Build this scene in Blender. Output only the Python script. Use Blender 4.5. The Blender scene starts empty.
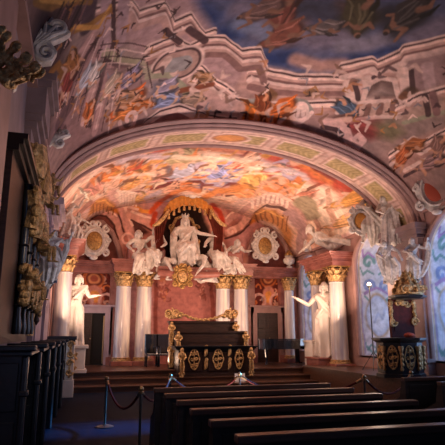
import bpy, bmesh, math, random
import numpy as np
from mathutils import Vector, Matrix
SC = bpy.context.scene
COL = SC.collection
PI = math.pi
# ------------------------------------------------------------------ camera
FPX, PITCH, YAW, EYE = 504.0, math.radians(12.5), math.radians(15.9), 1.65
ct, st, cy_, sy_ = math.cos(PITCH), math.sin(PITCH), math.cos(YAW), math.sin(YAW)
FWD = np.array([sy_*ct, cy_*ct, st]); RGT = np.array([cy_, -sy_, 0.0]); UPV = np.array([-sy_*st, -cy_*st, ct])
CAMP = np.array([0, 0, EYE])
cam = bpy.data.cameras.new('camera'); camo = bpy.data.objects.new('camera', cam); COL.objects.link(camo)
cam.sensor_width = 36; cam.sensor_fit = 'HORIZONTAL'; cam.lens = 36*FPX/445; cam.clip_start = .05; cam.clip_end = 200
camo.location = CAMP
camo.rotation_euler = (PI/2+PITCH, 0, -YAW)
SC.camera = camo
def ray(px, py):                       # direction of the sight line through a photo pixel
    d = FWD + RGT*((px-222.5)/FPX) + UPV*((222.5-py)/FPX)
    return d
def atY(px, py, Y):
    d = ray(px, py); return CAMP + d*(Y/d[1])
def atX(px, py, X):
    d = ray(px, py); return CAMP + d*(X/d[0])
def atZ(px, py, Z):
    d = ray(px, py); return CAMP + d*((Z-EYE)/d[2])
def proj(p):
    v = np.asarray(p, float)-CAMP
    z = v@FWD; return 222.5+FPX*(v@RGT)/z, 222.5-FPX*(v@UPV)/z
# ------------------------------------------------------------------ room dimensions (metres)
XL, XR = -.85, 9.4; XC = (XL+XR)/2; HW = (XR-XL)/2
YB = 21.0; Y0 = -3.0
YP0, YP1 = 12.07, 13.7                  # pier and arch
ZS = 4.6
ZF = .48                                # podium height
ARCA, ARCB = 4.96, 2.44
APA, APB = HW, 2.68; PHI0 = .17
def hall_b(Y):
    t = min(max((YP0-Y)/5.0, 0), 1); s = math.sqrt(max(0, 1-(1-t)**2)); return 2.62+1.0*s
# ------------------------------------------------------------------ noise (numpy)
_rs = np.random.RandomState(7); _lat = _rs.rand(256, 256)
def vnoise(x, y):
    xi = np.floor(x).astype(int); yi = np.floor(y).astype(int); fx = x-xi; fy = y-yi
    fx = fx*fx*(3-2*fx); fy = fy*fy*(3-2*fy)
    g = lambda a, b: _lat[a & 255, b & 255]
    return (g(xi, yi)*(1-fx)+g(xi+1, yi)*fx)*(1-fy)+(g(xi, yi+1)*(1-fx)+g(xi+1, yi+1)*fx)*fy
def fbm(x, y, o=4):
    r = 0; a = .5; n = 0
    for k in range(o):
        r = r+a*vnoise(x+17.3*k, y+9.1*k); n += a; a *= .5; x = x*2.03; y = y*2.03
    return r/n
# ------------------------------------------------------------------ materials
def lin(c):                             # an sRGB 0-255 triple to linear
    return tuple(((v/255)/12.92 if v/255 <= .04045 else ((v/255+.055)/1.055)**2.4) for v in c)
MATS = {}
def mat(name, col, rough=.6, metal=0.0, noise=0.0, scale=6.0, bump=0.0, bscale=None, col2=None, spec=.5, coat=0.0, stretch=(1, 1, 1), detail=4):
    m = bpy.data.materials.new(name); m.use_nodes = True; nt = m.node_tree; N = nt.nodes; L = nt.links
    b = N['Principled BSDF']; b.inputs['Roughness'].default_value = rough; b.inputs['Metallic'].default_value = metal
    b.inputs['Specular IOR Level'].default_value = spec; b.inputs['Coat Weight'].default_value = coat
    c = tuple(col)+(1,)
    b.inputs['Base Color'].default_value = c
    tc = N.new('ShaderNodeTexCoord'); mp = N.new('ShaderNodeMapping'); L.new(tc.outputs['Object'], mp.inputs[0]); mp.inputs['Scale'].default_value = stretch
    if noise or col2:
        n = N.new('ShaderNodeTexNoise'); n.inputs['Scale'].default_value = scale; n.inputs['Detail'].default_value = detail
        L.new(mp.outputs[0], n.inputs['Vector'])
        r = N.new('ShaderNodeValToRGB'); L.new(n.outputs['Fac'], r.inputs[0])
        c2 = tuple(col2)+(1,) if col2 else tuple(v*(1-noise) for v in col)+(1,)
        r.color_ramp.elements[0].position = .35; r.color_ramp.elements[0].color = c2
        r.color_ramp.elements[1].position = .65; r.color_ramp.elements[1].color = c
        L.new(r.outputs[0], b.inputs['Base Color'])
    if bump:
        n2 = N.new('ShaderNodeTexNoise'); n2.inputs['Scale'].default_value = bscale or scale; n2.inputs['Detail'].default_value = 4
        L.new(mp.outputs[0], n2.inputs['Vector'])
        bm = N.new('ShaderNodeBump'); bm.inputs['Strength'].default_value = bump; bm.inputs['Distance'].default_value = .05
        L.new(n2.outputs['Fac'], bm.inputs['Height']); L.new(bm.outputs[0], b.inputs['Normal'])
    MATS[name] = m; return m
def mat_fresco(name, rough=.7, scale=5):
    m = bpy.data.materials.new(name); m.use_nodes = True; nt = m.node_tree; N = nt.nodes; L = nt.links
    b = N['Principled BSDF']; b.inputs['Roughness'].default_value = rough; b.inputs['Specular IOR Level'].default_value = .25
    a = N.new('ShaderNodeAttribute'); a.attribute_name = 'paint'
    tc = N.new('ShaderNodeTexCoord'); n = N.new('ShaderNodeTexNoise'); n.inputs['Scale'].default_value = scale; n.inputs['Detail'].default_value = 6
    L.new(tc.outputs['Object'], n.inputs['Vector'])
    mr = N.new('ShaderNodeMapRange'); L.new(n.outputs['Fac'], mr.inputs[0]); mr.inputs[1].default_value = .3; mr.inputs[2].default_value = .7
    mr.inputs[3].default_value = .70; mr.inputs[4].default_value = 1.2
    mx = N.new('ShaderNodeVectorMath'); mx.operation = 'SCALE'; L.new(a.outputs['Color'], mx.inputs[0]); L.new(mr.outputs[0], mx.inputs['Scale'])
    L.new(mx.outputs[0], b.inputs['Base Color'])
    MATS[name] = m; return m
M = MATS
mat('gilt', (.76, .48, .21), .40, .5, .62, 16, .6, 34)
mat('gilt_dark', (.52, .30, .10), .4, .5, .6, 12, .5, 24)
mat('dark_wood', (.040, .019, .015), .42, 0, .5, 5, .08, 20, stretch=(1, 1, 6))
mat('black_wood', (.012, .013, .018), .28, 0, .4, 5)
mat('ink_wood', (.012, .016, .026), .34, 0, .4, 4, .05, 18)
mat('stucco', (.74, .68, .64), .55, 0, .34, 9, .35, 22)
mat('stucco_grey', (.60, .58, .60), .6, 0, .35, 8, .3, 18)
mat('marble_white', (.80, .74, .68), .35, 0, .12, 5)
mat('shaft', (.76, .70, .62), .22, 0, 0, 5.5, 0, None, (.34, .31, .38), .5, .2, (1, 1, .10))
mat('pink_marble', (.38, .15, .125), .35, 0, 0, 3, .0, None, (.22, .075, .06), stretch=(1, 1, 1))
mat('pink_plaster', (.38, .22, .20), .6, 0, .25, 3, .05, 9)
mat('mauve_plaster', (.34, .24, .25), .6, 0, .25, 3, .05, 9)
mat('lilac_plaster', (.50, .38, .44), .6, 0, .2, 3)
mat('dusk_plaster', (.13, .10, .12), .6, 0, .35, 3, .05, 9)
mat('brass', (.36, .26, .15), .36, .9)
mat('steel', (.10, .095, .09), .4, .8)
mat('velvet', (.12, .008, .012), .85, 0, .3, 30)
mat('velvet_deep', (.09, .010, .010), .85, 0, .4, 9)
mat('red_cloth', (.30, .05, .03), .75, 0, .45, 5)
mat('ochre_cloth', (.72, .33, .07), .6, 0, .35, 7)
mat('lacquer', (.006, .008, .014), .12, 0, 0, 4, coat=.6)
mat('ivory', (.8, .78, .7), .3)
mat('step_wood', (.125, .058, .036), .34, 0, .55, 3, .04, 12, stretch=(.3, 6, 6))
mat('bench_wood_lit', (.13, .075, .06), .30, 0, .5, 3, .05, 12, stretch=(.4, 6, 6))  # lighter bench wood: podium light on the top rails put into colour
mat('bench_wood', (.026, .018, .017), .5, 0, .5, 3, .05, 12, stretch=(.4, 6, 6))
mat('paper', (.78, .80, .84), .6)
mat('blue_case', (.03, .09, .22), .4)
mat('void', (.006, .005, .005), .8)
mat('cushion', (.35, .06, .03), .8)
mat_fresco('fresco'); mat_fresco('painted_jamb', .55, 5)
# floor: dark parquet, with blue window light put into its colour
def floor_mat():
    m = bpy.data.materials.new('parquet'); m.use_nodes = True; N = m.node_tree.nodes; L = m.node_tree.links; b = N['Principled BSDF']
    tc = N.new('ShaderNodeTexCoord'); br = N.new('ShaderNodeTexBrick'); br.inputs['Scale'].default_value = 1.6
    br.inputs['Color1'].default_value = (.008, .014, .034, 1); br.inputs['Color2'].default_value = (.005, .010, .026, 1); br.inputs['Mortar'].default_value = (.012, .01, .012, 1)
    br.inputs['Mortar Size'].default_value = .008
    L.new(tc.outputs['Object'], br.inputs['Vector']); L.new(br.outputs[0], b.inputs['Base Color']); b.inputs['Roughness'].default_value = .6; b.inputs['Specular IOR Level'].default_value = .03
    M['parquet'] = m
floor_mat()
# ------------------------------------------------------------------ mesh builder
class MB:
    def __init__(s): s.v = []; s.f = []
    def add(s, vs, fs):
        o = len(s.v); s.v += [tuple(map(float, p)) for p in vs]; s.f += [tuple(i+o for i in f) for f in fs]; return s
    def box(s, x0, x1, y0, y1, z0, z1, rot=None, at=(0, 0, 0)):
        P = [(x, y, z) for z in (z0, z1) for y in (y0, y1) for x in (x0, x1)]
        if rot is not None: P = [tuple(rot@Vector(p)+Vector(at)) for p in P]
        return s.add(P, [(0, 2, 3, 1), (4, 5, 7, 6), (0, 1, 5, 4), (2, 6, 7, 3), (0, 4, 6, 2), (1, 3, 7, 5)])
    def bbox(s, x0, x1, y0, y1, z0, z1, b=.01):           # box with chamfered vertical and top edges
        P = []
        def ring(i, z): return [(x0+i, y0+b, z), (x0+b, y0+i, z), (x1-b, y0+i, z), (x1-i, y0+b, z), (x1-i, y1-b, z), (x1-b, y1-i, z), (x0+b, y1-i, z), (x0+i, y1-b, z)]
        return s.loft([ring(b*.5, z0), ring(0, z0+b), ring(0, z1-b), ring(b*.5, z1)])
    def loft(s, rings, cap=True, closed=True):
        n = len(rings[0]); o = len(s.v)
        for r in rings: s.v += [tuple(map(float, p)) for p in r]
        for k in range(len(rings)-1):
            for i in range(n if closed else n-1):
                j = (i+1) % n; s.f.append((o+k*n+i, o+k*n+j, o+(k+1)*n+j, o+(k+1)*n+i))
        if cap and closed:
            s.f.append(tuple(o+i for i in range(n-1, -1, -1))); s.f.append(tuple(o+(len(rings)-1)*n+i for i in range(n)))
        return s
    def lathe(s, prof, c=(0, 0, 0), n=24, sx=1, sy=1):     # prof: (r, z) from bottom up
        return s.loft([[(c[0]+r*sx*math.cos(2*PI*i/n), c[1]+r*sy*math.sin(2*PI*i/n), c[2]+z) for i in range(n)] for r, z in prof])
    def ell(s, c, r, n=12, m=8, rot=None):
        rx, ry, rz = (r, r, r) if not hasattr(r, '__len__') else r
        R = []
        for k in range(m+1):
            t = -PI/2+PI*k/m; q = max(math.cos(t), .02)
            ring = [Vector((rx*q*math.cos(2*PI*i/n), ry*q*math.sin(2*PI*i/n), rz*math.sin(t))) for i in range(n)]
            if rot is not None: ring = [rot@p for p in ring]
            R.append([tuple(p+Vector(c)) for p in ring])
        return s.loft(R)
    def tube(s, pts, r, n=8, flat=1.0, cap=True):          # round tube along a path; r number or list
        P = [Vector(p) for p in pts]; k = len(P)
        rr = list(r) if hasattr(r, '__len__') else [r]*k
        up = Vector((0, 0, 1)); rings = []; prev = None
        for i in range(k):
            t = (P[min(i+1, k-1)]-P[max(i-1, 0)])
            t = t.normalized() if t.length > 1e-9 else Vector((0, 0, 1))
            if prev is None:
                a = up.cross(t); a = a.normalized() if a.length > 1e-3 else Vector((1, 0, 0))
            else:
                a = prev-t*prev.dot(t); a = a.normalized() if a.length > 1e-6 else Vector((1, 0, 0))
            prev = a; bb = t.cross(a)
            rings.append([tuple(P[i]+a*(rr[i]*math.cos(2*PI*j/n))+bb*(rr[i]*flat*math.sin(2*PI*j/n))) for j in range(n)])
        return s.loft(rings, cap)
    def prism(s, poly, a, b, axis='y'):                    # polygon extruded from a to b along an axis
        def m3(p, t): return {'y': (p[0], t, p[1]), 'x': (t, p[0], p[1]), 'z': (p[0], p[1], t)}[axis]
        return s.loft([[m3(p, a) for p in poly], [m3(p, b) for p in poly]])
    def torus(s, c, R, r, n=24, m=8, axis='y', a0=0, a1=2*PI, sz=1.0):
        pts = []
        full = abs(a1-a0-2*PI) < 1e-6; k = n if full else n+1
        for i in range(k):
            a = a0+(a1-a0)*i/n; x, z = R*math.cos(a), R*math.sin(a)*sz
            pts.append({'y': (c[0]+x, c[1], c[2]+z), 'z': (c[0]+x, c[1]+z, c[2]), 'x': (c[0], c[1]+x, c[2]+z)}[axis])
        if not full: return s.tube(pts, r, m)
        P = pts+[pts[0], pts[1]]; return s.tube(P, r, m)
    def spiral(s, c, r0, turns, r, axis='y', sgn=1, a0=0, n=28, grow=.12):   # a volute
        pts = []; rr = []
        for i in range(n+1):
            t = i/n; R = r0*(grow+(1-grow)*(1-t)); a = a0+sgn*2*PI*turns*t
            x, z = R*math.cos(a), R*math.sin(a)
            pts.append({'y': (c[0]+x, c[1], c[2]+z), 'x': (c[0], c[1]+x, c[2]+z)}[axis]); rr.append(r*(1-.55*t))
        s.tube(pts, rr, 7); return s
    def build(s, name, m, parent=None, loc=(0, 0, 0), rot=(0, 0, 0), smooth=False, ang=None):
        me = bpy.data.meshes.new(name); me.from_pydata(s.v, [], s.f)
        bm = bmesh.new(); bm.from_mesh(me); bmesh.ops.recalc_face_normals(bm, faces=bm.faces)
        if smooth:
            for f in bm.faces: f.smooth = True
            for e in bm.edges:
                if len(e.link_faces) == 2 and e.calc_face_angle(0) > (ang or .7): e.smooth = False
        bm.to_mesh(me); bm.free()
        me.materials.append(M[m] if isinstance(m, str) else m)
        o = bpy.data.objects.new(name, me); COL.objects.link(o); o.location = loc; o.rotation_euler = rot
        if parent: o.parent = parent
        return o
def tag(o, label=None, cat=None, group=None, kind=None):
    if label: o['label'] = label
    if cat: o['category'] = cat
    if group: o['group'] = group
    if kind: o['kind'] = kind
    return o
def thing(name, label, cat, loc=(0, 0, 0), rz=0, group=None, sc=1):
    o = bpy.data.objects.new(name, None); COL.objects.link(o); o.location = loc; o.rotation_euler = (0, 0, rz); o.scale = (sc,)*3
    o.empty_display_size = .1
    return tag(o, label, cat, group)
def struct(name, mb, m, parent=None, label=None, smooth=False, ang=None):
    o = mb.build(name, m, parent, smooth=smooth, ang=ang)
    if parent is None:
        o['kind'] = 'structure'
        if label: o['label'] = label
    return o
def kids(o): return [c for c in COL.objects if c.parent == o]
def copy_tree(o, parent=None):
    c = o.copy(); COL.objects.link(c)
    if parent: c.parent = parent
    for ch in kids(o): copy_tree(ch, c)
    return c
# ------------------------------------------------------------------ fresco painter: works in metres on each surface
class Paint:
    def __init__(s, q, base, warp=.12, wscale=1.3, seed=0):
        s.q0 = q; s.seed = seed
        w1 = fbm(q[:, 0]*wscale+seed*3.1, q[:, 1]*wscale+5, 4)-.5; w2 = fbm(q[:, 0]*wscale+40, q[:, 1]*wscale+seed*7.7, 4)-.5
        s.q = q+2*warp*np.stack([w1, w2], 1)
        s.c = np.tile(np.array(base, float), (len(q), 1)); s.rng = random.Random(seed+11)
    def _mix(s, a, col, idx=None):
        col = np.array(col, float)
        if idx is None: s.c = s.c*(1-a[:, None])+col*a[:, None]
        else: s.c[idx] = s.c[idx]*(1-a[:, None])+col*a[:, None]
    def stroke(s, pts, w, col, soft=.5, a=1.0, raw=False):
        q = s.q0 if raw else s.q
        pts = [np.array(p, float) for p in pts]; P = np.array(pts); ww = list(w) if hasattr(w, '__len__') else [w]*len(pts); mw = max(ww)
        m = np.where((q[:, 0] > P[:, 0].min()-mw) & (q[:, 0] < P[:, 0].max()+mw) & (q[:, 1] > P[:, 1].min()-mw) & (q[:, 1] < P[:, 1].max()+mw))[0]
        if not len(m): return s
        Q = q[m]; al = np.zeros(len(m))
        segs = list(zip(pts[:-1], pts[1:], ww[:-1], ww[1:])) if len(pts) > 1 else [(pts[0], pts[0]+1e-6, ww[0], ww[0])]
        for p0, p1, w0, w1 in segs:
            d = p1-p0; t = np.clip(((Q-p0)@d)/max(d@d, 1e-12), 0, 1); r = np.hypot(*(Q-p0-t[:, None]*d).T); w_ = w0+(w1-w0)*t
            x = np.clip((1-r/np.maximum(w_, 1e-6))/soft, 0, 1); al = np.maximum(al, x*x*(3-2*x))
        s._mix(al*a, col, m); return s
    def poly(s, pts, col, soft=.08, a=1.0, raw=False):
        q = s.q0 if raw else s.q; P = np.array(pts, float)
        m = np.where((q[:, 0] > P[:, 0].min()-soft) & (q[:, 0] < P[:, 0].max()+soft) & (q[:, 1] > P[:, 1].min()-soft) & (q[:, 1] < P[:, 1].max()+soft))[0]
        if not len(m): return s
        Q = q[m]; ins = np.zeros(len(m), bool); dm = np.full(len(m), 1e9)
        for i in range(len(P)):
            p0, p1 = P[i], P[(i+1) % len(P)]
            c = ((p0[1] > Q[:, 1]) != (p1[1] > Q[:, 1])) & (Q[:, 0] < (p1[0]-p0[0])*(Q[:, 1]-p0[1])/(p1[1]-p0[1]+1e-12)+p0[0]); ins ^= c
            d = p1-p0; t = np.clip(((Q-p0)@d)/max(d@d, 1e-12), 0, 1); dm = np.minimum(dm, np.hypot(*(Q-p0-t[:, None]*d).T))
        sd = np.where(ins, dm, -dm); x = np.clip(sd/soft*.5+.5, 0, 1)
        s._mix(x*a, col, m); return s
    def mottle(s, cols, scale, a=.5, lo=.45, hi=.65, seed=0):
        for k, c in enumerate(cols):
            n = fbm(s.q[:, 0]*scale+31*k+seed, s.q[:, 1]*scale-17*k+seed, 5); x = np.clip((n-lo)/(hi-lo), 0, 1); s._mix(x*a, c)
        return s
    def figure(s, c, h, ang, robe, skin=(.74, .50, .38), dark=None):     # a painted figure: robe folds, limbs, head
        R = s.rng; c = np.array(c, float); d = np.array([math.cos(ang), math.sin(ang)]); n = np.array([-d[1], d[0]])
        dk = dark or tuple(v*.42 for v in robe); lt = tuple(min(1, v*1.35+.05) for v in robe)
        at = lambda a, b: c+d*h*a+n*h*b
        s.stroke([at(-.55, -.12), at(-.1, .08), at(.22, 0)], [h*.34, h*.30, h*.18], dk, .6)
        s.stroke([at(-.5, -.1), at(-.1, .07), at(.2, 0)], [h*.25, h*.23, h*.14], robe, .5)
        for k in range(4):
            o = R.uniform(-.16, .16); s.stroke([at(-.55, o*1.3), at(-.2, o+.06), at(.1, o*.4)], h*.045, lt if k % 2 else dk, .9, .8)
        a1, a2 = R.uniform(.16, .34), R.uniform(-.05, .4)
        s.stroke([at(.14, .04), at(.02, a1), at(a2, a1+.12)], [h*.10, h*.085, h*.05], skin, .6)
        s.stroke([at(.12, -.05), at(-.04, -.24), at(.08, -.36)], [h*.10, h*.08, h*.05], skin, .6)
        s.stroke([at(-.45, .02), at(-.62, .10), at(-.76, .02)], [h*.12, h*.09, h*.05], skin, .6)
        s.stroke([at(.0, -.1), at(-.25, -.34), at(-.6, -.30), at(-.8, -.42)], [h*.08, h*.13, h*.11, h*.03], robe, .6); s.stroke([at(-.1, -.26), at(-.5, -.24), at(-.72, -.36)], [h*.02, h*.05, h*.02], lt, .9)
        s.stroke([at(-.2, .16), at(-.5, .24), at(-.78, .2)], [h*.05, h*.09, h*.03], dk, .7)
        s.stroke([at(.16, .08), at(-.3, .2)], h*.05, lt, .9, .8)
        s.stroke([at(.34, .02)], h*.095, skin, .45); s.stroke([at(.38, .045)], h*.08, dk, .5, .8)
        return s
def contrast(c, g, piv):                 # deepen the darks of a painted palette
    return np.clip(c, 0, 1)**g*piv**(1-g)
def paint_surface(name, grid, cols, m, parent=None, uv_wrap=False, flip=False):
    nu, nv, _ = grid.shape
    idx = np.arange(nu*nv).reshape(nu, nv)
    f = np.stack([idx[:-1, :-1], idx[1:, :-1], idx[1:, 1:], idx[:-1, 1:]], -1).reshape(-1, 4)
    if flip: f = f[:, ::-1]
    me = bpy.data.meshes.new(name); me.from_pydata(grid.reshape(-1, 3).tolist(), [], f.tolist())
    ca = me.color_attributes.new('paint', 'FLOAT_COLOR', 'POINT')
    ca.data.foreach_set('color', np.concatenate([np.clip(cols, 0, 1), np.ones((len(cols), 1))], 1).ravel().astype(np.float32))
    me.polygons.foreach_set('use_smooth', [True]*len(me.polygons)); me.update()
    me.materials.append(M[m]); o = bpy.data.objects.new(name, me); COL.objects.link(o)
    if parent: o.parent = parent
    return o
def vault_hit(px, py):                   # where a sight line meets the vaults, as (phi, Y, which)
    d = ray(px, py); t0, t1 = 1.0, 60.0
    def inside(t):
        p = CAMP+d*t; x = (p[0]-XC)
        if p[1] > YP1: a, b = APA, APB
        else: a, b = HW, hall_b(p[1])
        if p[2] < ZS: return abs(x) < a
        return (x/a)**2+((p[2]-ZS)/b)**2 < 1
    t = 2.0
    while t < 60 and inside(t): t += .05
    lo, hi = t-.05, t
    for _ in range(20):
        mid = (lo+hi)/2
        if inside(mid): lo = mid
        else: hi = mid
    p = CAMP+d*lo; a, b = (APA, APB) if p[1] > YP1 else (HW, hall_b(p[1]))
    return math.atan2(max(p[2]-ZS, 0)/b, (p[0]-XC)/a), p[1]
SV = 3.9
KV, KH = .30, .62
def vq(px, py, k=KV):
    ph, Y = vault_hit(px, py); return (ph*SV, Y*k)
def VQ(L): return [vq(*p) for p in L]
def emis(name, col, s):
    m = bpy.data.materials.new(name); m.use_nodes = True; b = m.node_tree.nodes['Principled BSDF']; b.inputs['Base Color'].default_value = (.1,.1,.1,1); b.inputs['Emission Color'].default_value = tuple(col)+(1,); b.inputs['Emission Strength'].default_value = s; M[name] = m
emis('window_glass', (.62, .74, 1.0), 2.3); emis('hall_window_glass', (.36, .58, 1.0), 3.4); emis('lamp_flame', (1.0, .72, .45), 12)
# ------------------------------------------------------------------ floor, podium, steps
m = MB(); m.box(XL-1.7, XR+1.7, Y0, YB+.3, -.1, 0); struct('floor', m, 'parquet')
YE = 16.9
m = MB(); m.box(XL, XR, YE, YB, 0, ZF); struct('floor_podium', m, 'step_wood', label='wooden podium floor at the far end of the hall')
m = MB(); m.box(XL, XR, YE-.06, YE+.3, ZF, ZF+.035); struct('trim_1', m, 'step_wood')
for k, (ya, z) in enumerate(((16.35, .32), (15.75, .16))):
    m = MB(); m.box(XL, XR, ya, YE, 0 if k else .16, z-.03); m.box(XL, XR, ya-.04, YE, z-.03, z); struct('trim_%d' % (k+2), m, 'step_wood', label='wooden step up to the podium')
XW = 7.75
m = MB(); m.box(XW, XR, 11.0, YE, 0, .55); m.box(XW-.05, XR, 10.95, YE, .55, .585); struct('floor_wing', m, 'step_wood', label='raised wooden side platform under the pulpit')
# ------------------------------------------------------------------ walls with window niches
NICHES_R = [(8.8, 12.07-1e-3), (13.7, 15.8), (18.45, 20.5)]
NICHES_L = [(13.7, 15.8), (18.45, 20.5)]
SILL, NSP, NRAD, NDEP = .95, 3.95, 1.05, 1.5
def niche_profile(y0, y1, n=20):
    yc, r = (y0+y1)/2, (y1-y0)/2; sp = 5.0-r*1.02
    return [(y1, SILL)]+[(yc+r*math.cos(PI*i/n), sp+r*1.02*math.sin(PI*i/n)) for i in range(n+1)]+[(y0, SILL)]
def side_wall(name, X, niches, y0, y1, top, m):
    mb = MB(); ys = sorted(set([y0, y1]+[yy for a, b in niches for yy in [a+(b-a)*(.5-.5*math.cos(PI*i/20)) for i in range(21)]]))
    for a, b in zip(ys[:-1], ys[1:]):
        nn = [q for q in niches if q[0]-1e-6 <= a and b <= q[1]+1e-6]
        if not nn: mb.add([(X, a, 0), (X, b, 0), (X, b, top), (X, a, top)], [(0, 1, 2, 3)]); continue
        n0, n1 = nn[0]; yc, r = (n0+n1)/2, (n1-n0)/2; sp = 5.0-r*1.02
        h = lambda y: sp+1.02*math.sqrt(max(0, r*r-(y-yc)**2))
        mb.add([(X, a, 0), (X, b, 0), (X, b, SILL), (X, a, SILL)], [(0, 1, 2, 3)])
        mb.add([(X, a, h(a)), (X, b, h(b)), (X, b, top), (X, a, top)], [(0, 1, 2, 3)])
    return struct(name, mb, m)
side_wall('wall_right', XR, NICHES_R, Y0, YB, 5.1, 'pink_plaster')
side_wall('wall_left', XL, NICHES_L, Y0, YB, 5.1, 'mauve_plaster')
# the reveals, painted like the photograph's: pale lilac ground, blue-green scrollwork, an oval medallion
def jamb_cols(S, Z, top, kind):
    q = np.stack([S, Z], 1); p = Paint(q, (.62, .58, .64), .05, 2.5, seed=kind)
    p.mottle([(.52, .54, .66), (.70, .62, .60)], 1.6, .5, .5, .7)
    gr, bl, cr = (.14, .28, .27), (.20, .26, .48), (.80, .74, .70)
    p.stroke([(.12, .9), (.12, top)], .06, (.56, .38, .22), .4, .8)
    p.poly([(.25, 3.1), (1.35, 3.1), (1.35, 4.6), (.25, 4.6)], (.50, .53, .62), .1)
    for k in range(2):
        for sg in (-1, 1):
            cx = .8+sg*.3; cz = 3.3+.85*k
            p.stroke([(cx+.22*math.cos(a*.5)*(1-a/16), cz+.25*math.sin(a*.5)*(1-a/16)) for a in range(13)], .085, gr if k else bl, .5, .95)
    p.stroke([(.3, 3.05), (.8, 3.25), (1.3, 3.05)], .07, (.34, .20, .42), .5, .9)
    p.stroke([(.3, 2.95), (.55, 2.7), (.8, 2.95), (1.05, 2.7), (1.3, 2.95)], .06, gr, .5, .9)
    el = lambda r, k: [(.8+r*.44*math.cos(2*PI*i/28), 2.28+r*.66*math.sin(2*PI*i/28)) for i in range(29)]
    p.poly(el(1.18, 0), (.46, .32, .18), .04); p.poly(el(1.05, 0), (.40, .44, .60), .04); p.poly(el(.9, 0), (.62, .65, .76), .1)
    p.stroke([(.6, 2.05), (.8, 2.35), (.95, 2.15), (1.05, 2.5)], .07, (.36, .42, .6), .8, .8)
    for sg in (-1, 1):
        for z0 in (1.15, 3.75, 4.35): p.stroke([(.8+sg*.12, z0), (.8+sg*.35, z0+.12), (.8+sg*.5, z0-.05), (.8+sg*.6, z0+.2)], .05, (.30, .16, .40) if z0 > 4 else gr, .5, .9)
        p.stroke([(.8+sg*.62, 1.0), (.8+sg*.64, 3.0)], .035, (.34, .26, .42), .4, .8)
    p.stroke([(.3, 1.2), (.5, 1.0), (.8, 1.15), (1.1, 1.0), (1.3, 1.2)], .07, gr, .5, .9)
    return p.c
WN = 0
for X, sg, NN in ((XR, 1, NICHES_R), (XL, -1, NICHES_L)):
    for (n0, n1) in NN:
        WN += 1
        pr = niche_profile(n0, n1)
        # dense path around the profile
        path = []
        for (a, b) in zip(pr[:-1], pr[1:]):
            L = math.hypot(b[0]-a[0], b[1]-a[1]); k = max(1, int(L/.035))
            path += [(a[0]+(b[0]-a[0])*i/k, a[1]+(b[1]-a[1])*i/k) for i in range(k)]
        path.append(pr[-1]); path = np.array(path); ds = np.linspace(0, NDEP, 44)
        G = np.zeros((len(path), len(ds), 3)); G[:, :, 0] = X+sg*ds[None, :]; G[:, :, 1] = path[:, None, 0]; G[:, :, 2] = path[:, None, 1]
        wn = paint_surface('window_%d' % WN, G, jamb_cols(G[:, :, 0].ravel()*sg-X*sg, G[:, :, 2].ravel(), 5.0, WN), 'painted_jamb')
        wn['kind'] = 'structure'; wn['label'] = 'deep arched window niche with painted reveals'
        # sill, frame bars, glass
        m = MB(); m.box(min(X, X+sg*NDEP), max(X, X+sg*NDEP), n0, n1, SILL-.06, SILL); m.build('window_sill', 'pink_plaster', wn)
        m = MB(); xo = X+sg*(NDEP-.06)
        fr = [(p_[0], p_[1]) for p_ in pr]
        m.tube([(xo, p_[0], p_[1]) for p_ in fr], .06, 6)
        yc = (n0+n1)/2
        for yy in (yc-.35, yc, yc+.35): m.box(xo-.03, xo+.03, yy-.03, yy+.03, SILL, 4.75)
        for zz in (1.7, 2.4, 3.1, 3.9): m.box(xo-.025, xo+.025, n0, n1, zz-.025, zz+.025)
        m.build('window_frame', 'dark_wood', wn)
        m = MB(); m.prism([(p_[0], p_[1]) for p_ in pr], X+sg*NDEP, X+sg*(NDEP+.02), 'x'); m.build('window_glass', 'window_glass' if n0 > 12 else 'hall_window_glass', wn)
        # archivolt around the opening
        m = MB(); pa = [(X-sg*.02, p_[0], p_[1]) for p_ in pr]
        m.tube(pa, .085, 8, .8); m.tube([(X-sg*.03, p_[0]+(.14 if p_[0] > yc else -.14)*(1 if abs(p_[0]-yc) > .3 else abs(p_[0]-yc)/.3), p_[1]+(.14 if p_[1] > 4.9 else 0)) for p_ in pr], .035, 6)
        m.build('archivolt', 'pink_plaster', wn, smooth=True)
# ------------------------------------------------------------------ piers, arch
def pier(x0, x1, side):
    mb = MB(); mb.box(x0, x1, YP0, YP1, 0, 4.75)
    f = -1 if side > 0 else 1
    for z0, z1, e in ((0, .9, .06), (.9, 1.0, .1), (4.05, 4.12, .05), (4.34, 4.44, .1), (4.44, 4.58, .17), (4.58, 4.74, .24)):
        mb.box(x0-(e if side > 0 else 0), x1+(e if side < 0 else 0), YP0-e, YP1+e*.6, z0, z1)
    return mb
struct('trim_4', pier(XR-.17, XR, 1), 'mauve_plaster', label='right pier that carries the great arch')
struct('trim_5', pier(XL, XL+.17, -1), 'lilac_plaster', label='left pier that carries the great arch')
def arch_sweep(prof, a, b, n=140, phi0=0, phi1=PI):      # prof: (outward offset, Y)
    mb = MB(); rings = []
    for i in range(n+1):
        ph = phi0+(phi1-phi0)*i/n; c, s_ = math.cos(ph), math.sin(ph); nx, nz = c*b, s_*a; L = math.hypot(nx, nz); nx /= L; nz /= L
        rings.append([(XC+a*c+nx*r, y, ZS+b*s_+nz*r) for r, y in prof])
    return mb.loft(rings, cap=False, closed=False)
struct('trim_6', arch_sweep([(.06, YP0+.12), (-.03, YP0+.08), (-.05, YP0+.02), (-.02, YP0-.03), (.02, YP0-.03), (.03, YP0-.08), (.08, YP0-.10), (.10, YP0-.07), (.11, YP0-.15), (.17, YP0-.19), (.22, YP0-.15), (.24, YP0-.04), (.30, YP0+.02), (.6, YP0+.1)], ARCA, ARCB), 'pink_plaster', label='moulded front edge of the great arch', smooth=True, ang=1.2)
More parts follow.
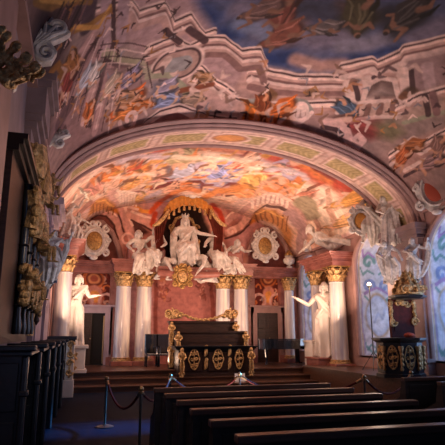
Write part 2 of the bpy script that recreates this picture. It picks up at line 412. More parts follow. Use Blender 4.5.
# painted soffit band, olive panels
n, k = 420, 46
PH = np.linspace(0, PI, n); YY = np.linspace(YP0+.1, YP1, k); G = np.zeros((n, k, 3))
fl = np.linspace(0, .13, k)[None, :]; G[:, :, 0] = XC+(ARCA+fl)*np.cos(PH)[:, None]; G[:, :, 2] = ZS+(ARCB+fl)*np.sin(PH)[:, None]; G[:, :, 1] = YY[None, :]
sq = np.stack([np.repeat(PH*SV, k), np.tile(YY, n)], 1)
p = Paint(sq, (.62, .42, .36), .03, 3, 3); p.mottle([(.5, .32, .28), (.72, .52, .44)], 1.5, .4)
olive, fr, org = (.36, .27, .13), (.72, .52, .44), (.62, .28, .10)
for j in range(9):
    a0 = PI*(j+.06)/9*SV; a1 = PI*(j+.94)/9*SV
    p.poly([(a0, YP0+.30), (a1, YP0+.30), (a1, YP1-.28), (a0, YP1-.28)], (.42, .24, .2), .03, raw=True)
    p.poly([(a0+.06, YP0+.36), (a1-.06, YP0+.36), (a1-.06, YP1-.34), (a0+.06, YP1-.34)], fr, .03, raw=True)
    p.poly([(a0+.13, YP0+.45), (a1-.13, YP0+.45), (a1-.13, YP1-.43), (a0+.13, YP1-.43)], olive, .03)
    for t in np.linspace(.15, .85, 7): p.stroke([(a0+(a1-a0)*t-.06, YP0+.6), (a0+(a1-a0)*t+.06, YP0+.85), (a0+(a1-a0)*t-.05, YP0+1.1)], .05, (.52, .38, .2), .8, .8)
    if j in (4,):
        el = lambda r: [((a0+a1)/2+.3+r*.42*math.cos(2*PI*i/24), (YP0+YP1)/2+.03+r*.36*math.sin(2*PI*i/24)) for i in range(24)]
        p.poly(el(1.2), fr, .03); p.poly(el(1), (.4, .2, .14), .03); p.poly(el(.8), org, .05)
o = paint_surface('trim_7', G, p.c, 'fresco'); o['kind'] = 'structure'; o['label'] = 'underside of the great arch painted with olive panels'
# raised panel frames and cartouches on the soffit
struct('trim_8', arch_sweep([(.12, YP1-.02), (0, YP1-.1), (-.06, YP1-.06), (-.07, YP1), (-.03, YP1+.05), (.1, YP1+.06), (.4, YP1+.06)], ARCA+.12, ARCB+.12), 'pink_plaster', label='inner edge moulding of the great arch', smooth=True, ang=1.2)
# ------------------------------------------------------------------ entablature runs
def entab(mb, x0, x1, yf, z0=4.05):
    for a, b, e in ((0, .13, .0), (.13, .16, .04), (.16, .28, .02), (.28, .34, .09), (.34, .42, .17), (.42, .47, .23)):
        mb.box(x0-e*.6, x1+e*.6, yf-e, YB, z0+a, z0+b)
    return mb

for n, X, sg in ((25, XR, 1), (26, XL, -1)):
    mb = MB(); xa = X-sg*.12; mb.box(min(X, xa), max(X, xa), YP1, YB, 5.03, 5.12); xa = X-sg*.14; mb.box(min(X, xa), max(X, xa), Y0, YP0, 5.03, 5.12)
    struct('trim_%d' % n, mb, 'pink_plaster', label='thin moulding at the head of the %s wall' % ('right' if sg > 0 else 'left'))
# ------------------------------------------------------------------ podium vault fresco
def lunette(P, F, k=1.0):
    def st(L, w, c, so=.4, a=.95): P.stroke([F(*t) for t in L], w, c, so, a)
    def po(L, c, so=.06, a=.95): P.poly([F(*t) for t in L], c, so, a)
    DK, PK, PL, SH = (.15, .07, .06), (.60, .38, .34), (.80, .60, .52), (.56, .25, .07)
    for (L, c) in (([(84, 262), (84, 232), (90, 219), (98, 213), (107, 214), (115, 226), (119, 262)], (.28, .12, .10)), ([(246, 268), (249, 248), (256, 234), (265, 228), (274, 231), (283, 246), (287, 268)], (.26, .11, .10)),  # dark bays put the cartouches' shadow into the wall paint
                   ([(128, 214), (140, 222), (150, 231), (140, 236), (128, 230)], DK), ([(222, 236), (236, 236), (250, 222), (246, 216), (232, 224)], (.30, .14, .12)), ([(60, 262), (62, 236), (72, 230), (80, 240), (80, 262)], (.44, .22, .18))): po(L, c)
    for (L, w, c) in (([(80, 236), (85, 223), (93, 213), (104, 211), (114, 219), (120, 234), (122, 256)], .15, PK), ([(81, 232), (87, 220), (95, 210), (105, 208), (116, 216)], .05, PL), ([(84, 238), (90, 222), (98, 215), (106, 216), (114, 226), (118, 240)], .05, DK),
                      ([(112, 194), (120, 206), (128, 222), (133, 238)], .26, (.66, .42, .38)), ([(116, 194), (125, 208), (133, 224)], .07, PL), ([(108, 200), (118, 214), (124, 232)], .05, DK), ([(130, 214), (142, 219), (152, 224), (160, 226)], .22, (.66, .42, .36)), ([(132, 211), (144, 215), (156, 219)], .06, PL), ([(132, 219), (146, 226), (156, 232)], .05, DK),
                      ([(136, 207), (143, 211), (152, 212)], .09, (.72, .38, .12)), ([(224, 222), (238, 213), (250, 202), (262, 197), (276, 198), (292, 207), (306, 219)], .20, PK), ([(226, 218), (240, 208), (252, 198), (264, 193), (278, 194), (294, 203)], .05, PL), ([(250, 222), (257, 210), (267, 203), (280, 206), (294, 216), (302, 224)], .06, DK),
                      ([(228, 232), (240, 226), (250, 214)], .20, (.68, .44, .38)), ([(226, 238), (240, 233), (252, 222)], .06, DK), ([(288, 212), (298, 222), (303, 238), (304, 256)], .20, (.52, .34, .33)), ([(300, 200), (310, 206), (316, 216)], .24, (.40, .34, .24)),
                      ([(62, 228), (70, 212), (80, 200)], .22, (.72, .52, .46)), ([(70, 232), (78, 216), (88, 204)], .14, (.50, .28, .24)), ([(66, 222), (72, 208)], .07, PL)): st(L, w, c)
    for (L, w, c) in (([(206, 196), (222, 190), (244, 188)], .20, (.76, .34, .12)), ([(152, 212), (160, 202), (170, 196)], .16, (.62, .16, .06)), ([(212, 204), (220, 212), (222, 222)], .18, (.52, .10, .05)), ([(156, 214), (153, 224)], .14, (.56, .12, .05)), ([(224, 204), (236, 206), (242, 200)], .2, (.72, .52, .46)), ([(174, 193), (186, 189), (200, 191)], .14, (.72, .30, .12)), ([(150, 196), (160, 192)], .2, (.6, .5, .56))): st(L, w, c, .7)
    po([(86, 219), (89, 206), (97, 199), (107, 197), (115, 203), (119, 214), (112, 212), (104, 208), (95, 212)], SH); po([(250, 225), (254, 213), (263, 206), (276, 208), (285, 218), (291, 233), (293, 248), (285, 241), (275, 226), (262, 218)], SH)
    for i in range(6): st([(91+i*4.3, 203+abs(i-2.5)), (92+i*4, 211+abs(i-2.5)*1.6)], .035, (.28, .11, .03), .7)
    for i in range(7): st([(257+i*5, 209+abs(i-2)*1.8), (258+i*4.6, 218+abs(i-1.5)*3.2)], .035, (.28, .11, .03), .7)
    st([(94, 202), (106, 200), (114, 206)], .05, (.78, .44, .16), .7); st([(258, 212), (268, 208), (282, 218)], .05, (.78, .44, .16), .7)
    for i in range(6): st([(119+i*3.2, 191+i*.6), (120+i*3.2, 203+i*.6)], .05, (.84, .68, .60), .5)
    st([(117, 190), (136, 193)], .06, (.86, .70, .62)); st([(118, 205), (138, 209)], .06, (.78, .58, .5))
    for i in range(8): t = i/7; st([(252+34*t, 203-9*math.sin(PI*(t*.8+.1))), (253+33*t, 209-9*math.sin(PI*(t*.8+.1)))], .05, (.84, .68, .60), .5)
    for c_, r in (((128, 240), .34), ((231, 231), .22)):
        q = F(*c_); P.stroke([(q[0]+r*math.cos(a*.45)*(1-a/20), q[1]+r*math.sin(a*.45)*(1-a/20)) for a in range(16)], .06, (.76, .54, .48), .4)
RED, ORG, CREAM, LILAC, ROSE, OCH, BRN, PEACH, BLUE, WINE = (.56, .10, .05), (.74, .28, .09), (.88, .74, .62), (.56, .50, .64), (.62, .32, .27), (.66, .36, .10), (.22, .09, .05), (.76, .47, .35), (.36, .40, .68), (.24, .04, .04)
n, k = 460, 260
PH = np.linspace(PHI0, PI-PHI0, n); YY = np.linspace(YP1, YB, k)
G = np.zeros((n, k, 3)); G[:, :, 0] = XC+APA*np.cos(PH)[:, None]; G[:, :, 2] = ZS+APB*np.sin(PH)[:, None]; G[:, :, 1] = YY[None, :]
vqs = np.stack([np.repeat(PH*SV, k), np.tile(YY*KV, n)], 1)
p = Paint(vqs, PEACH, .16, .9, 1)
p.mottle([CREAM, ROSE, (.74, .50, .40), LILAC], .55, .65, .45, .62)
p.poly(VQ([(105, 160), (135, 150), (170, 155), (178, 165), (150, 168), (115, 175)]), (.66, .58, .64), .4, .8)
p.poly(VQ([(170, 153), (200, 150), (262, 152), (270, 166), (220, 170), (180, 168)]), CREAM, .4, .85)
p.poly(VQ([(258, 155), (300, 160), (318, 172), (308, 180), (285, 180), (262, 168)]), (.68, .60, .66), .35, .85)
p.poly(VQ([(140, 190), (152, 186), (160, 198), (150, 206)]), LILAC, .2, .8)
# painted architecture on both flanks: stubs of columns, diagonal cornices
for (a, b, w, c) in (((62, 205), (98, 172), .14, CREAM), ((66, 210), (110, 174), .12, (.6, .34, .26)), ((72, 212), (118, 178), .16, (.8, .56, .46)), ((80, 214), (126, 184), .12, ROSE),
                     ((84, 176), (86, 164), .3, (.78, .52, .44)), ((97, 171), (99, 160), .22, (.82, .60, .52)), ((107, 168), (109, 158), .26, (.78, .54, .46))):
    p.stroke(VQ([a, b]), w, c, .4, .85)
for (L, w, c) in (([(305, 178), (313, 195), (320, 215), (324, 232)], .38, (.84, .66, .52)), ([(318, 176), (328, 192), (336, 212), (340, 232)], .3, CREAM), ([(300, 186), (307, 200), (312, 218)], .22, (.62, .36, .28)),
                  ([(296, 190), (330, 174)], .14, CREAM), ([(297, 194), (332, 178)], .07, BRN), ([(312, 200), (318, 220), (320, 232)], .08, (.5, .26, .2)), ([(326, 190), (332, 206), (336, 225)], .07, (.56, .3, .22))):
    p.stroke(VQ(L), w, c, .4, .9)
# drapery strips under the arch
for (L, w, c) in (([(72, 178), (90, 164), (112, 153), (132, 147)], .30, (.66, .24, .16)), ([(90, 160), (112, 149), (130, 144)], .18, (.74, .36, .24)), ([(128, 150), (145, 147), (160, 147)], .26, (.38, .30, .42)),
                  ([(140, 150), (162, 148), (190, 147)], .2, RED), ([(190, 148), (225, 148), (258, 151)], .16, (.6, .26, .16)), ([(268, 153), (290, 159), (312, 166), (330, 175)], [.22, .4, .46, .5], RED), ([(300, 161), (325, 170), (350, 184), (366, 200)], [.2, .36, .4, .3], ORG),
                  ([(318, 168), (340, 180), (362, 200)], .14, WINE), ([(300, 158), (318, 164), (335, 171)], .16, (.34, .2, .26)), ([(340, 182), (356, 200), (366, 214)], .25, RED)):
    p.stroke(VQ(L), w, c, .6, .95)
# clouds and companies of figures, by the pixel they are seen at
figs = [(118, 172, .9, .3, ORG), (130, 168, .8, 2.6, (.5, .24, .16)), (145, 172, .9, .1, (.7, .3, .14)), (157, 168, .8, 2.9, (.55, .3, .24)), (128, 184, 1.0, 2.7, ORG), (146, 180, 1.0, .4, (.72, .42, .2)), (160, 184, .9, 2.6, RED),
        (176, 176, .9, .2, (.6, .34, .3)), (192, 172, 1.0, .3, (.5, .5, .62)), (214, 172, 1.1, 2.9, (.44, .42, .66)), (227, 174, .8, .2, BLUE), (192, 158, 1.0, .2, (.44, .36, .22)), (238, 164, .7, 2.5, (.74, .46, .34)),
        (205, 186, .9, .1, (.42, .36, .48)), (220, 190, .9, 2.9, (.66, .28, .18)), (236, 188, 1.0, .2, (.4, .36, .5)), (250, 182, 1.0, 2.6, OCH), (262, 184, 1.0, .5, (.82, .52, .22)), (274, 186, .9, 2.8, ORG), (286, 192, 1.0, .3, (.74, .34, .18)), (254, 194, .8, .2, (.8, .4, .2)),
        (170, 190, .8, 2.9, (.7, .4, .3)), (150, 196, .8, .4, (.8, .5, .24)), (110, 190, .9, 2.4, (.7, .46, .36)), (98, 190, .9, .9, ROSE), (84, 200, .9, .9, CREAM), (286, 176, .7, .2, (.6, .5, .52)), (172, 183, .7, .2, WINE), (185, 186, .7, 2.8, BRN),
        (345, 200, 1.0, 2.1, OCH), (335, 226, .9, 1.9, (.62, .38, .18)), (300, 206, .8, 2.3, (.8, .6, .5)), (352, 214, .9, 1.8, (.76, .5, .2)), (288, 200, .8, 2.5, (.6, .26, .18))]
for (px, py, h, ang, c) in figs:
    q = vq(px, py)
    p.stroke([(q[0]-.4, q[1]+.06), (q[0]+.4, q[1]+.08)], .3, (.80, .66, .54), .9, .5)
for (px, py, h, ang, c) in figs: p.figure(vq(px, py), h*.85, PI-ang, c)
rng = random.Random(5)
for i in range(80):                        # drapery flicks and small putti between the companies
    px, py = rng.uniform(95, 300), rng.uniform(150, 200); q = vq(px, py); a = rng.uniform(-.5, .5)+(PI if rng.random() < .5 else 0); L = rng.uniform(.12, .4)
    c = rng.choice([RED, ORG, CREAM, BRN, LILAC, OCH, WINE, PEACH, PEACH, (.5, .26, .18)])
    p.stroke([q, (q[0]+L*math.cos(a), q[1]+.6*L*math.sin(a)), (q[0]+1.6*L*math.cos(a+.7), q[1]+L*math.sin(a+.7))], [.05, .1, .03], c, .7, .85)
for (L, w, c) in (([(108, 178), (130, 177), (156, 176)], .07, (.82, .66, .58)), ([(166, 181), (200, 180), (232, 179)], .06, (.62, .54, .64)), ([(172, 160), (210, 158), (258, 160)], .12, CREAM), ([(268, 172), (292, 174), (306, 180)], .10, (.70, .62, .68)), ([(120, 160), (146, 158), (166, 160)], .10, (.68, .58, .64)), ([(240, 175), (262, 176), (280, 178)], .06, (.86, .70, .52)), ([(100, 186), (126, 191), (150, 189)], .06, (.78, .56, .48)), ([(160, 188), (200, 187)], .05, (.72, .46, .34))): p.stroke(VQ(L), w, c, .8, .75)
lunette(p, vq)
o = paint_surface('ceiling_podium', G, contrast(p.c, 1.28, .72)*.94+np.array([.04, .034, .033]), 'fresco'); o['kind'] = 'structure'; o['label'] = 'painted vault over the podium'
# ------------------------------------------------------------------ back wall
nx, nz = 480, 360
XX = np.linspace(XL, XR, nx); T = np.linspace(0, 1, nz); G = np.zeros((nx, nz, 3))
top = ZS+APB*np.sqrt(np.clip(1-((XX-XC)/APA)**2, 0, 1)); top = np.minimum(top, ZS+APB)+.02
G[:, :, 0] = XX[:, None]; G[:, :, 1] = YB; G[:, :, 2] = ZF+(top[:, None]-ZF)*T[None, :]
bq = np.stack([G[:, :, 0].ravel(), G[:, :, 2].ravel()], 1)
def bk(px, py): w = atY(px, py, YB); return (w[0], w[2])
def BK(L): return [bk(*t) for t in L]
p = Paint(bq, (.54, .29, .24), .09, 1.4, 2)
p.mottle([(.46, .22, .18), (.70, .46, .38), (.52, .34, .36)], .9, .6, .45, .62)
# lower red panels with grotesque ornament above the two doors
for x0, x1 in ((78, 111), (250, 285)):
    p.poly(BK([(x0, 268), (x1, 268), (x1, 312), (x0, 312)]), (.20, .055, .045), .03)
    rr = random.Random(x0)
    for i in range(34):
        px, py = rr.uniform(x0+2, x1-2), rr.uniform(271, 309); q = bk(px, py); a = rr.uniform(0, 6)
        c = rr.choice([(.62, .26, .11), (.55, .36, .28), (.44, .16, .10), (.62, .42, .34), (.34, .28, .30)])
        p.stroke([(q[0]+.16*math.cos(a+t*.9)*(1-t*.12), q[1]+.16*math.sin(a+t*.9)*(1-t*.12)) for t in range(5)], .05, c, .6, .9)
    xm = (x0+x1)/2
    for r, c in ((.44, (.60, .25, .1)), (.36, (.2, .06, .05)), (.26, (.66, .36, .2)), (.16, (.4, .14, .1))):
        q = bk(xm, 279); p.stroke([q], r, c, .25, .9)
    q = bk(xm, 297); p.stroke([(q[0], q[1]-.25), (q[0], q[1]+.2)], .3, (.56, .3, .24), .3); p.stroke([(q[0], q[1]-.12), (q[0], q[1]+.1)], .18, (.66, .36, .14), .3)
    for sg in (-1, 1): p.stroke([(q[0]+sg*(.4+.28*math.cos(t*.5)), q[1]-.2+.3*math.sin(t*.5)) for t in range(12)], .07, (.62, .42, .38), .5)
    for px in (x0-7, x1+6): p.stroke(BK([(px, 270), (px, 362)]), .16, (.50, .28, .25), .3, .8)
# centre bay: rose panel with dark ornament and grey frame
p.poly(BK([(153, 270), (217, 270), (217, 366), (153, 366)]), (.38, .19, .175), .04)
p.stroke(BK([(156, 272), (156, 362)]), .1, (.3, .12, .1), .4); p.stroke(BK([(212, 272), (212, 362)]), .1, (.3, .12, .1), .4)
rr = random.Random(3)
for px in (165, 204):
    for i in range(26):
        q = bk(px+rr.uniform(-6, 6), 288+rr.uniform(-13, 11)); a = rr.uniform(0, 6); c = rr.choice([(.20, .08, .07), (.26, .10, .09), (.50, .30, .26), (.44, .22, .14), (.30, .12, .10)])
        p.stroke([(q[0]+.13*math.cos(a+t*.9)*(1-t*.12), q[1]+.13*math.sin(a+t*.9)*(1-t*.12)) for t in range(4)], .055, c, .7, .85)
lunette(p, bk)
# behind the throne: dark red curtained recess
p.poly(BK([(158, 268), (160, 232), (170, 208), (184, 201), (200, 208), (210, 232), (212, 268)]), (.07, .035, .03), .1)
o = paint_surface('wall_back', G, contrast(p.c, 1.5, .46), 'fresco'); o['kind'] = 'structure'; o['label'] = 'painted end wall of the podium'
# ------------------------------------------------------------------ hall vault
n, k = 560, 460
PH = np.linspace(PHI0, PI-PHI0, n); YY = YP0-(YP0-Y0)*np.linspace(0, 1, k)**1.35
G = np.zeros((n, k, 3)); bb = np.array([hall_b(y) for y in YY])
G[:, :, 0] = XC+HW*np.cos(PH)[:, None]; G[:, :, 2] = ZS+bb[None, :]*np.sin(PH)[:, None]; G[:, :, 1] = YY[None, :]
hq = np.stack([np.repeat(PH*SV, k), np.tile(YY*KH, n)], 1)
def H(L): return [vq(t[0], t[1], KH) for t in L]
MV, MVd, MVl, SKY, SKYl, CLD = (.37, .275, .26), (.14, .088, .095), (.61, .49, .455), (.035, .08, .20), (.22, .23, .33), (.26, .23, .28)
MID, OLV, WN_ = (.48, .35, .32), (.32, .29, .21), (.26, .08, .08)
p = Paint(hq, MV, .07, 1.0, 4); p.mottle([(.30, .20, .19), (.50, .37, .34), (.36, .31, .29)], .5, .5, .45, .64)
def hs(L, w, c, so=.35, a=.95): p.stroke(H(L), w, c, so, a)
def hp(L, c, so=.06, a=.95): p.poly(H(L), c, so, a)
hp([(178, -40), (186, 0), (205, 22), (212, 38), (228, 56), (250, 66), (300, 74), (346, 74), (347, 63), (372, 57), (380, 62), (405, 50), (445, 38), (500, 20), (500, -40)], SKYl, .12)
hp([(195, -40), (203, 0), (222, 22), (240, 42), (300, 62), (345, 58), (400, 38), (500, 4), (500, -40)], (.12, .13, .20), .5, .85)
for L in ([(183, 0), (205, 2), (222, 14), (216, 30), (205, 16)], [(208, 33), (236, 22), (246, 36), (222, 46)], [(246, 58), (292, 50), (304, 68), (272, 68)], [(328, 63), (352, 54), (404, 45), (404, 52), (360, 61)]): hp(L, SKY, .12)
for (L, w, c) in (([(240, 8), (262, 16), (285, 12)], .3, CLD), ([(262, 30), (290, 40), (300, 26)], .3, (.23, .16, .16)), ([(240, 24), (262, 32), (276, 42)], .26, (.24, .26, .34)), ([(296, 60), (322, 66), (345, 64)], .22, (.46, .32, .28)), ([(300, 35), (320, 42), (345, 38)], .34, CLD), ([(346, 46), (370, 44), (392, 36)], .26, (.30, .28, .33)),
                  ([(348, 18), (362, 28), (376, 18)], .28, (.09, .075, .05)), ([(392, 14), (402, 30), (420, 20)], .3, (.06, .055, .07)), ([(420, 38), (440, 28)], .3, CLD), ([(340, 8), (360, 10)], .22, (.15, .10, .09)), ([(300, 8), (330, 14)], .3, (.10, .10, .14))): hs(L, w, c, .8, .9)
for (px, py, h, a, c) in ((281, 22, .8, 1.8, (.24, .11, .09)), (272, 42, .7, .6, (.28, .14, .11)), (253, 14, .6, .3, (.22, .15, .14)), (362, 24, .7, 2.0, (.13, .11, .07)), (402, 22, .7, 1.3, (.09, .075, .075)), (318, 30, .5, .2, (.20, .17, .17))): p.figure(H([(px, py)])[0], h, a, c, (.28, .18, .14))
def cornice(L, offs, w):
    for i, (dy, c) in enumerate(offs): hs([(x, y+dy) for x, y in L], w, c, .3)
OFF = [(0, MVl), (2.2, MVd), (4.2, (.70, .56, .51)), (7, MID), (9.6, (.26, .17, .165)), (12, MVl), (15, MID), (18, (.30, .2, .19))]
# great curved entablature under the sky, with its breaks forward
hp([(246, 66), (300, 76), (346, 76), (346, 98), (300, 100), (262, 98), (232, 88)], MID, .08)
cornice([(250, 68), (272, 73), (300, 76), (346, 76)], OFF, .075)
hp([(346, 64), (373, 58), (376, 92), (350, 98)], (.54, .40, .37), .05); cornice([(345, 64), (373, 58), (377, 63), (404, 52), (408, 47), (450, 37)], OFF[:6], .075)
hp([(378, 76), (402, 68), (404, 98), (380, 102)], (.46, .33, .30), .05); hp([(408, 62), (450, 50), (450, 96), (412, 100)], (.36, .27, .27), .1)
for (L, w, c) in (([(350, 84), (352, 100)], .13, MVl), ([(356, 82), (358, 99)], .06, MVd), ([(368, 80), (370, 96)], .12, MVl), ([(374, 78), (377, 98)], .06, MVd), ([(404, 72), (407, 98)], .12, MVl), ([(412, 70), (414, 98)], .06, MVd), ([(428, 66), (431, 94)], .12, (.46, .36, .36))): hs(L, w, c)
hp([(364, 98), (368, 86), (380, 80), (393, 82), (398, 98)], (.22, .16, .15), .05); hs([(363, 99), (368, 85), (380, 79), (394, 81), (399, 98)], .06, MVl); hp([(370, 96), (380, 87), (392, 94)], (.44, .36, .34), .1)
for (px, py, r, c) in ((337, 105, .16, (.16, .09, .06)), (331, 108, .1, (.30, .15, .1)), (411, 94, .17, (.15, .10, .08)), (405, 97, .1, (.26, .15, .1)), (312, 93, .12, (.30, .2, .13)), (268, 94, .13, (.28, .17, .1)), (224, 80, .13, (.26, .16, .12))): hs([(px-3, py), (px, py-2), (px+4, py+1)], r, c, .5)
# bay with shells and the orange group over the arch
hp([(222, 96), (262, 102), (335, 100), (336, 118), (300, 124), (222, 122)], (.50, .36, .33), .15)
cornice([(222, 92), (240, 98), (262, 102), (300, 103), (334, 101)], OFF[:3], .055)
hs([(232, 107), (246, 101), (262, 100)], .09, (.34, .33, .31), .4); hs([(290, 100), (304, 103), (310, 112)], .09, (.34, .33, .31), .4)
for (cx, cy, sg) in ((236, 112, 1), (300, 110, -1)):
    q = H([(cx, cy)])[0]; p.stroke([(q[0]+sg*.26*math.cos(a*.5)*(1-a/18), q[1]+.26*math.sin(a*.5)*(1-a/18)) for a in range(14)], .06, (.70, .56, .52), .4)
    for i in range(4): hs([(cx-8+i*5, cy+6), (cx-6+i*4, cy-3)], .05, (.66, .54, .50), .5)
hp([(240, 122), (246, 110), (256, 104), (268, 104), (282, 110), (290, 122)], (.42, .17, .05), .12)
for (px, py, h, a, c) in ((254, 113, .6, .3, (.56, .24, .07)), (272, 112, .6, 2.7, (.50, .2, .06)), (264, 108, .45, 1.2, (.30, .12, .05))): p.figure(H([(px, py)])[0], h, PI-a, c, (.60, .36, .24))
# balustrade, volute and drapery at right
hp([(330, 118), (362, 104), (398, 104), (402, 116), (366, 124), (336, 128)], (.20, .12, .11), .08)
hs([(338, 112), (362, 103), (398, 102)], .07, MVl); hs([(350, 122), (370, 118), (400, 116)], .07, MVl)
for i in range(7): hs([(362+i*6, 114-i*.2), (363+i*6, 106-i*.2)], .075, (.52, .40, .36) if i % 2 == 0 else (.30, .2, .18), .4)
hp([(398, 104), (420, 92), (450, 84), (450, 112), (424, 118), (402, 124)], (.44, .34, .30), .06); cornice([(397, 106), (420, 94), (450, 86)], OFF[:4], .06); hs([(404, 122), (424, 116), (450, 110)], .06, (.36, .35, .28)); hs([(424, 96), (427, 114)], .07, MVd); hs([(432, 94), (436, 112)], .09, (.30, .2, .2))
hp([(346, 122), (362, 118), (382, 122), (388, 134), (372, 140), (352, 134)], WN_, .1); hs([(352, 126), (366, 124), (380, 130)], .06, (.36, .12, .12), .6); p.figure(H([(352, 110)])[0], .5, 2.9, (.14, .18, .24), (.50, .33, .25)); hs([(336, 121), (350, 119)], .09, (.56, .42, .37), .5)
hs([(324, 122), (338, 124), (346, 130), (350, 140), (358, 146), (365, 140), (360, 134), (354, 138)], [.12, .13, .13, .12, .11, .09, .07, .05], (.62, .46, .43), .35); hs([(322, 127), (336, 129), (343, 134)], .05, MVd)
hp([(376, 124), (396, 120), (404, 132), (392, 140), (380, 136)], (.26, .23, .16), .1)
hp([(392, 152), (412, 138), (450, 124), (450, 168), (400, 176)], (.46, .32, .29), .08); cornice([(390, 152), (412, 137), (420, 141), (450, 126)], OFF[:6], .06); hs([(404, 170), (450, 150)], .07, MVl); hs([(404, 176), (450, 157)], .06, MVd)
for (px, py, h, a, c) in ((404, 146, .55, 2.4, (.36, .18, .09)), (398, 162, .5, 1.4, (.40, .17, .08)), (424, 166, .6, 1.9, (.34, .24, .24)), (437, 150, .5, .9, (.30, .2, .18))): p.figure(H([(px, py)])[0], h, PI-a, c, (.50, .33, .25))
# stepped cornices of the left half
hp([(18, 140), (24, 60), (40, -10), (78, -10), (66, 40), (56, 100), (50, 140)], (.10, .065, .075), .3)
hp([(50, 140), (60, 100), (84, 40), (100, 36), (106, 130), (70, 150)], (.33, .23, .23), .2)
hp([(96, 6), (190, -6), (216, 34), (250, 66), (232, 88), (150, 60), (120, 40)], (.44, .33, .33), .1)
cornice([(95, 8), (128, 1), (135, 14), (162, 5), (172, 22), (190, 14), (204, 34), (214, 30)], OFF[:7], .07)
cornice([(148, 46), (174, 36), (190, 46), (206, 38), (224, 38), (240, 52), (258, 50), (264, 64)], OFF, .07)
cornice([(200, 66), (214, 80), (232, 90)], OFF[:6], .07)
hs([(190, 28), (206, 42)], .08, MVd); hs([(166, 30), (182, 42)], .07, MVd)
for r, c in ((.42, MVl), (.36, MVd), (.31, (.44, .33, .30)), (.18, (.36, .34, .34))):
    q = H([(176, 65)])[0]; p.stroke([(q[0]-.16, q[1]), (q[0]+.12, q[1])], r, c, .12)
hs([(152, 88), (158, 72), (168, 60)], .1, (.58, .46, .42)); hs([(192, 80), (206, 92), (222, 96)], .1, (.56, .44, .4)); hs([(196, 92), (214, 104), (236, 110)], .22, (.50, .37, .34), .3)
hp([(150, 82), (166, 78), (182, 88), (186, 104), (168, 108), (150, 100)], (.22, .20, .23), .1); hs([(148, 77), (168, 75), (184, 86), (190, 102)], .07, (.36, .35, .28), .3); hs([(182, 90), (200, 87), (212, 84)], .075, (.28, .12, .07), .5)
for (px, py, h, a, c) in ((160, 92, .5, 2.8, (.36, .32, .38)), (174, 98, .5, .2, (.28, .3, .4)), (198, 98, .45, .1, (.34, .26, .22)), (208, 78, .4, .3, (.34, .22, .14))): p.figure(H([(px, py)])[0], h, PI-a, c, (.50, .36, .28))
# pediment over the arch and painted pilasters at left
hp([(148, 124), (160, 112), (178, 106), (204, 116), (210, 124)], (.42, .25, .23), .05); cornice([(146, 122), (160, 110), (178, 105), (206, 116), (236, 119)], OFF[:3], .05)
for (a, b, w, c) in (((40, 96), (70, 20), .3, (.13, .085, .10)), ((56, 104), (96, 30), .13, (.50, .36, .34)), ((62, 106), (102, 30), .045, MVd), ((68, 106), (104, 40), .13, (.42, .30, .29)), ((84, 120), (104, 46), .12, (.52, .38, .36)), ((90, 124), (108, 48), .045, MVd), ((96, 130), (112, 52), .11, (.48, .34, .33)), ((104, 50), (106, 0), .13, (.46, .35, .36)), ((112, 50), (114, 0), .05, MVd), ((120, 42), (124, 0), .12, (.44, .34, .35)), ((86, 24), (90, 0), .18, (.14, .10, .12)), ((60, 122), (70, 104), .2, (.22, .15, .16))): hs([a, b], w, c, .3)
for (L, w, c) in (([(70, 32), (88, 24), (110, 10)], .07, (.38, .24, .10)), ([(74, 27), (98, 26), (110, 6)], .05, (.58, .38, .17)), ([(34, 4), (52, 10), (70, 4), (90, 2)], .06, (.32, .21, .10)), ([(40, 1), (60, 6), (80, 0)], .04, (.55, .37, .17)), ([(50, 74), (58, 66), (64, 76), (58, 80)], .09, (.36, .21, .08)), ([(104, 52), (120, 60), (140, 62)], .10, (.38, .35, .27)), ([(102, 58), (118, 66), (136, 68)], .05, MVd), ([(122, 72), (142, 64), (150, 74)], .1, (.40, .36, .30))): hs(L, w, c, .5)
for i in range(9): hs([(60+i*6.2, 112+i*2.5), (92+i*3.6, 34+i*2)], .022, MVd if i % 2 else MVl, .6, .8)
for i in range(5): hs([(112+i*9, 70-i*2), (116+i*9, 100-i*3)], .022, MVd, .6, .8); hs([(100, 44+i*6), (146, 46+i*7)], .02, MVl if i % 2 else MVd, .6, .7)
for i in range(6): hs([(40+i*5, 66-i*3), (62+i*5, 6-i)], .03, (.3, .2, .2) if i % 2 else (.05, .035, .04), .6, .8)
hp([(104, 66), (138, 68), (146, 92), (118, 100), (102, 90)], (.34, .25, .25), .1)
for (px, py, h, a, c) in ((66, 92, .6, 2.2, (.32, .10, .09)), (58, 104, .55, 1.0, (.28, .09, .08)), (82, 86, .55, 2.5, (.46, .45, .48)), (92, 80, .5, 2.2, (.52, .47, .45)), (76, 64, .5, 1.1, (.38, .21, .10)), (88, 116, .5, 1.9, (.44, .19, .08)), (120, 110, .75, 2.9, (.58, .22, .08)), (136, 108, .6, .3, (.50, .25, .11)), (106, 92, .55, 2.4, (.48, .40, .34)), (122, 86, .6, 2.7, (.30, .26, .33)), (134, 96, .5, .4, (.40, .26, .18)), (148, 104, .45, .2, (.46, .22, .1))): p.figure(H([(px, py)])[0], h, PI-a, c, (.54, .37, .29))
q = H([(130, 118)])[0]; p.stroke([(q[0]+.24*math.cos(a*.5)*(1-a/18), q[1]+.24*math.sin(a*.5)*(1-a/18)) for a in range(15)], .055, (.66, .50, .46), .4)
rng = random.Random(21)
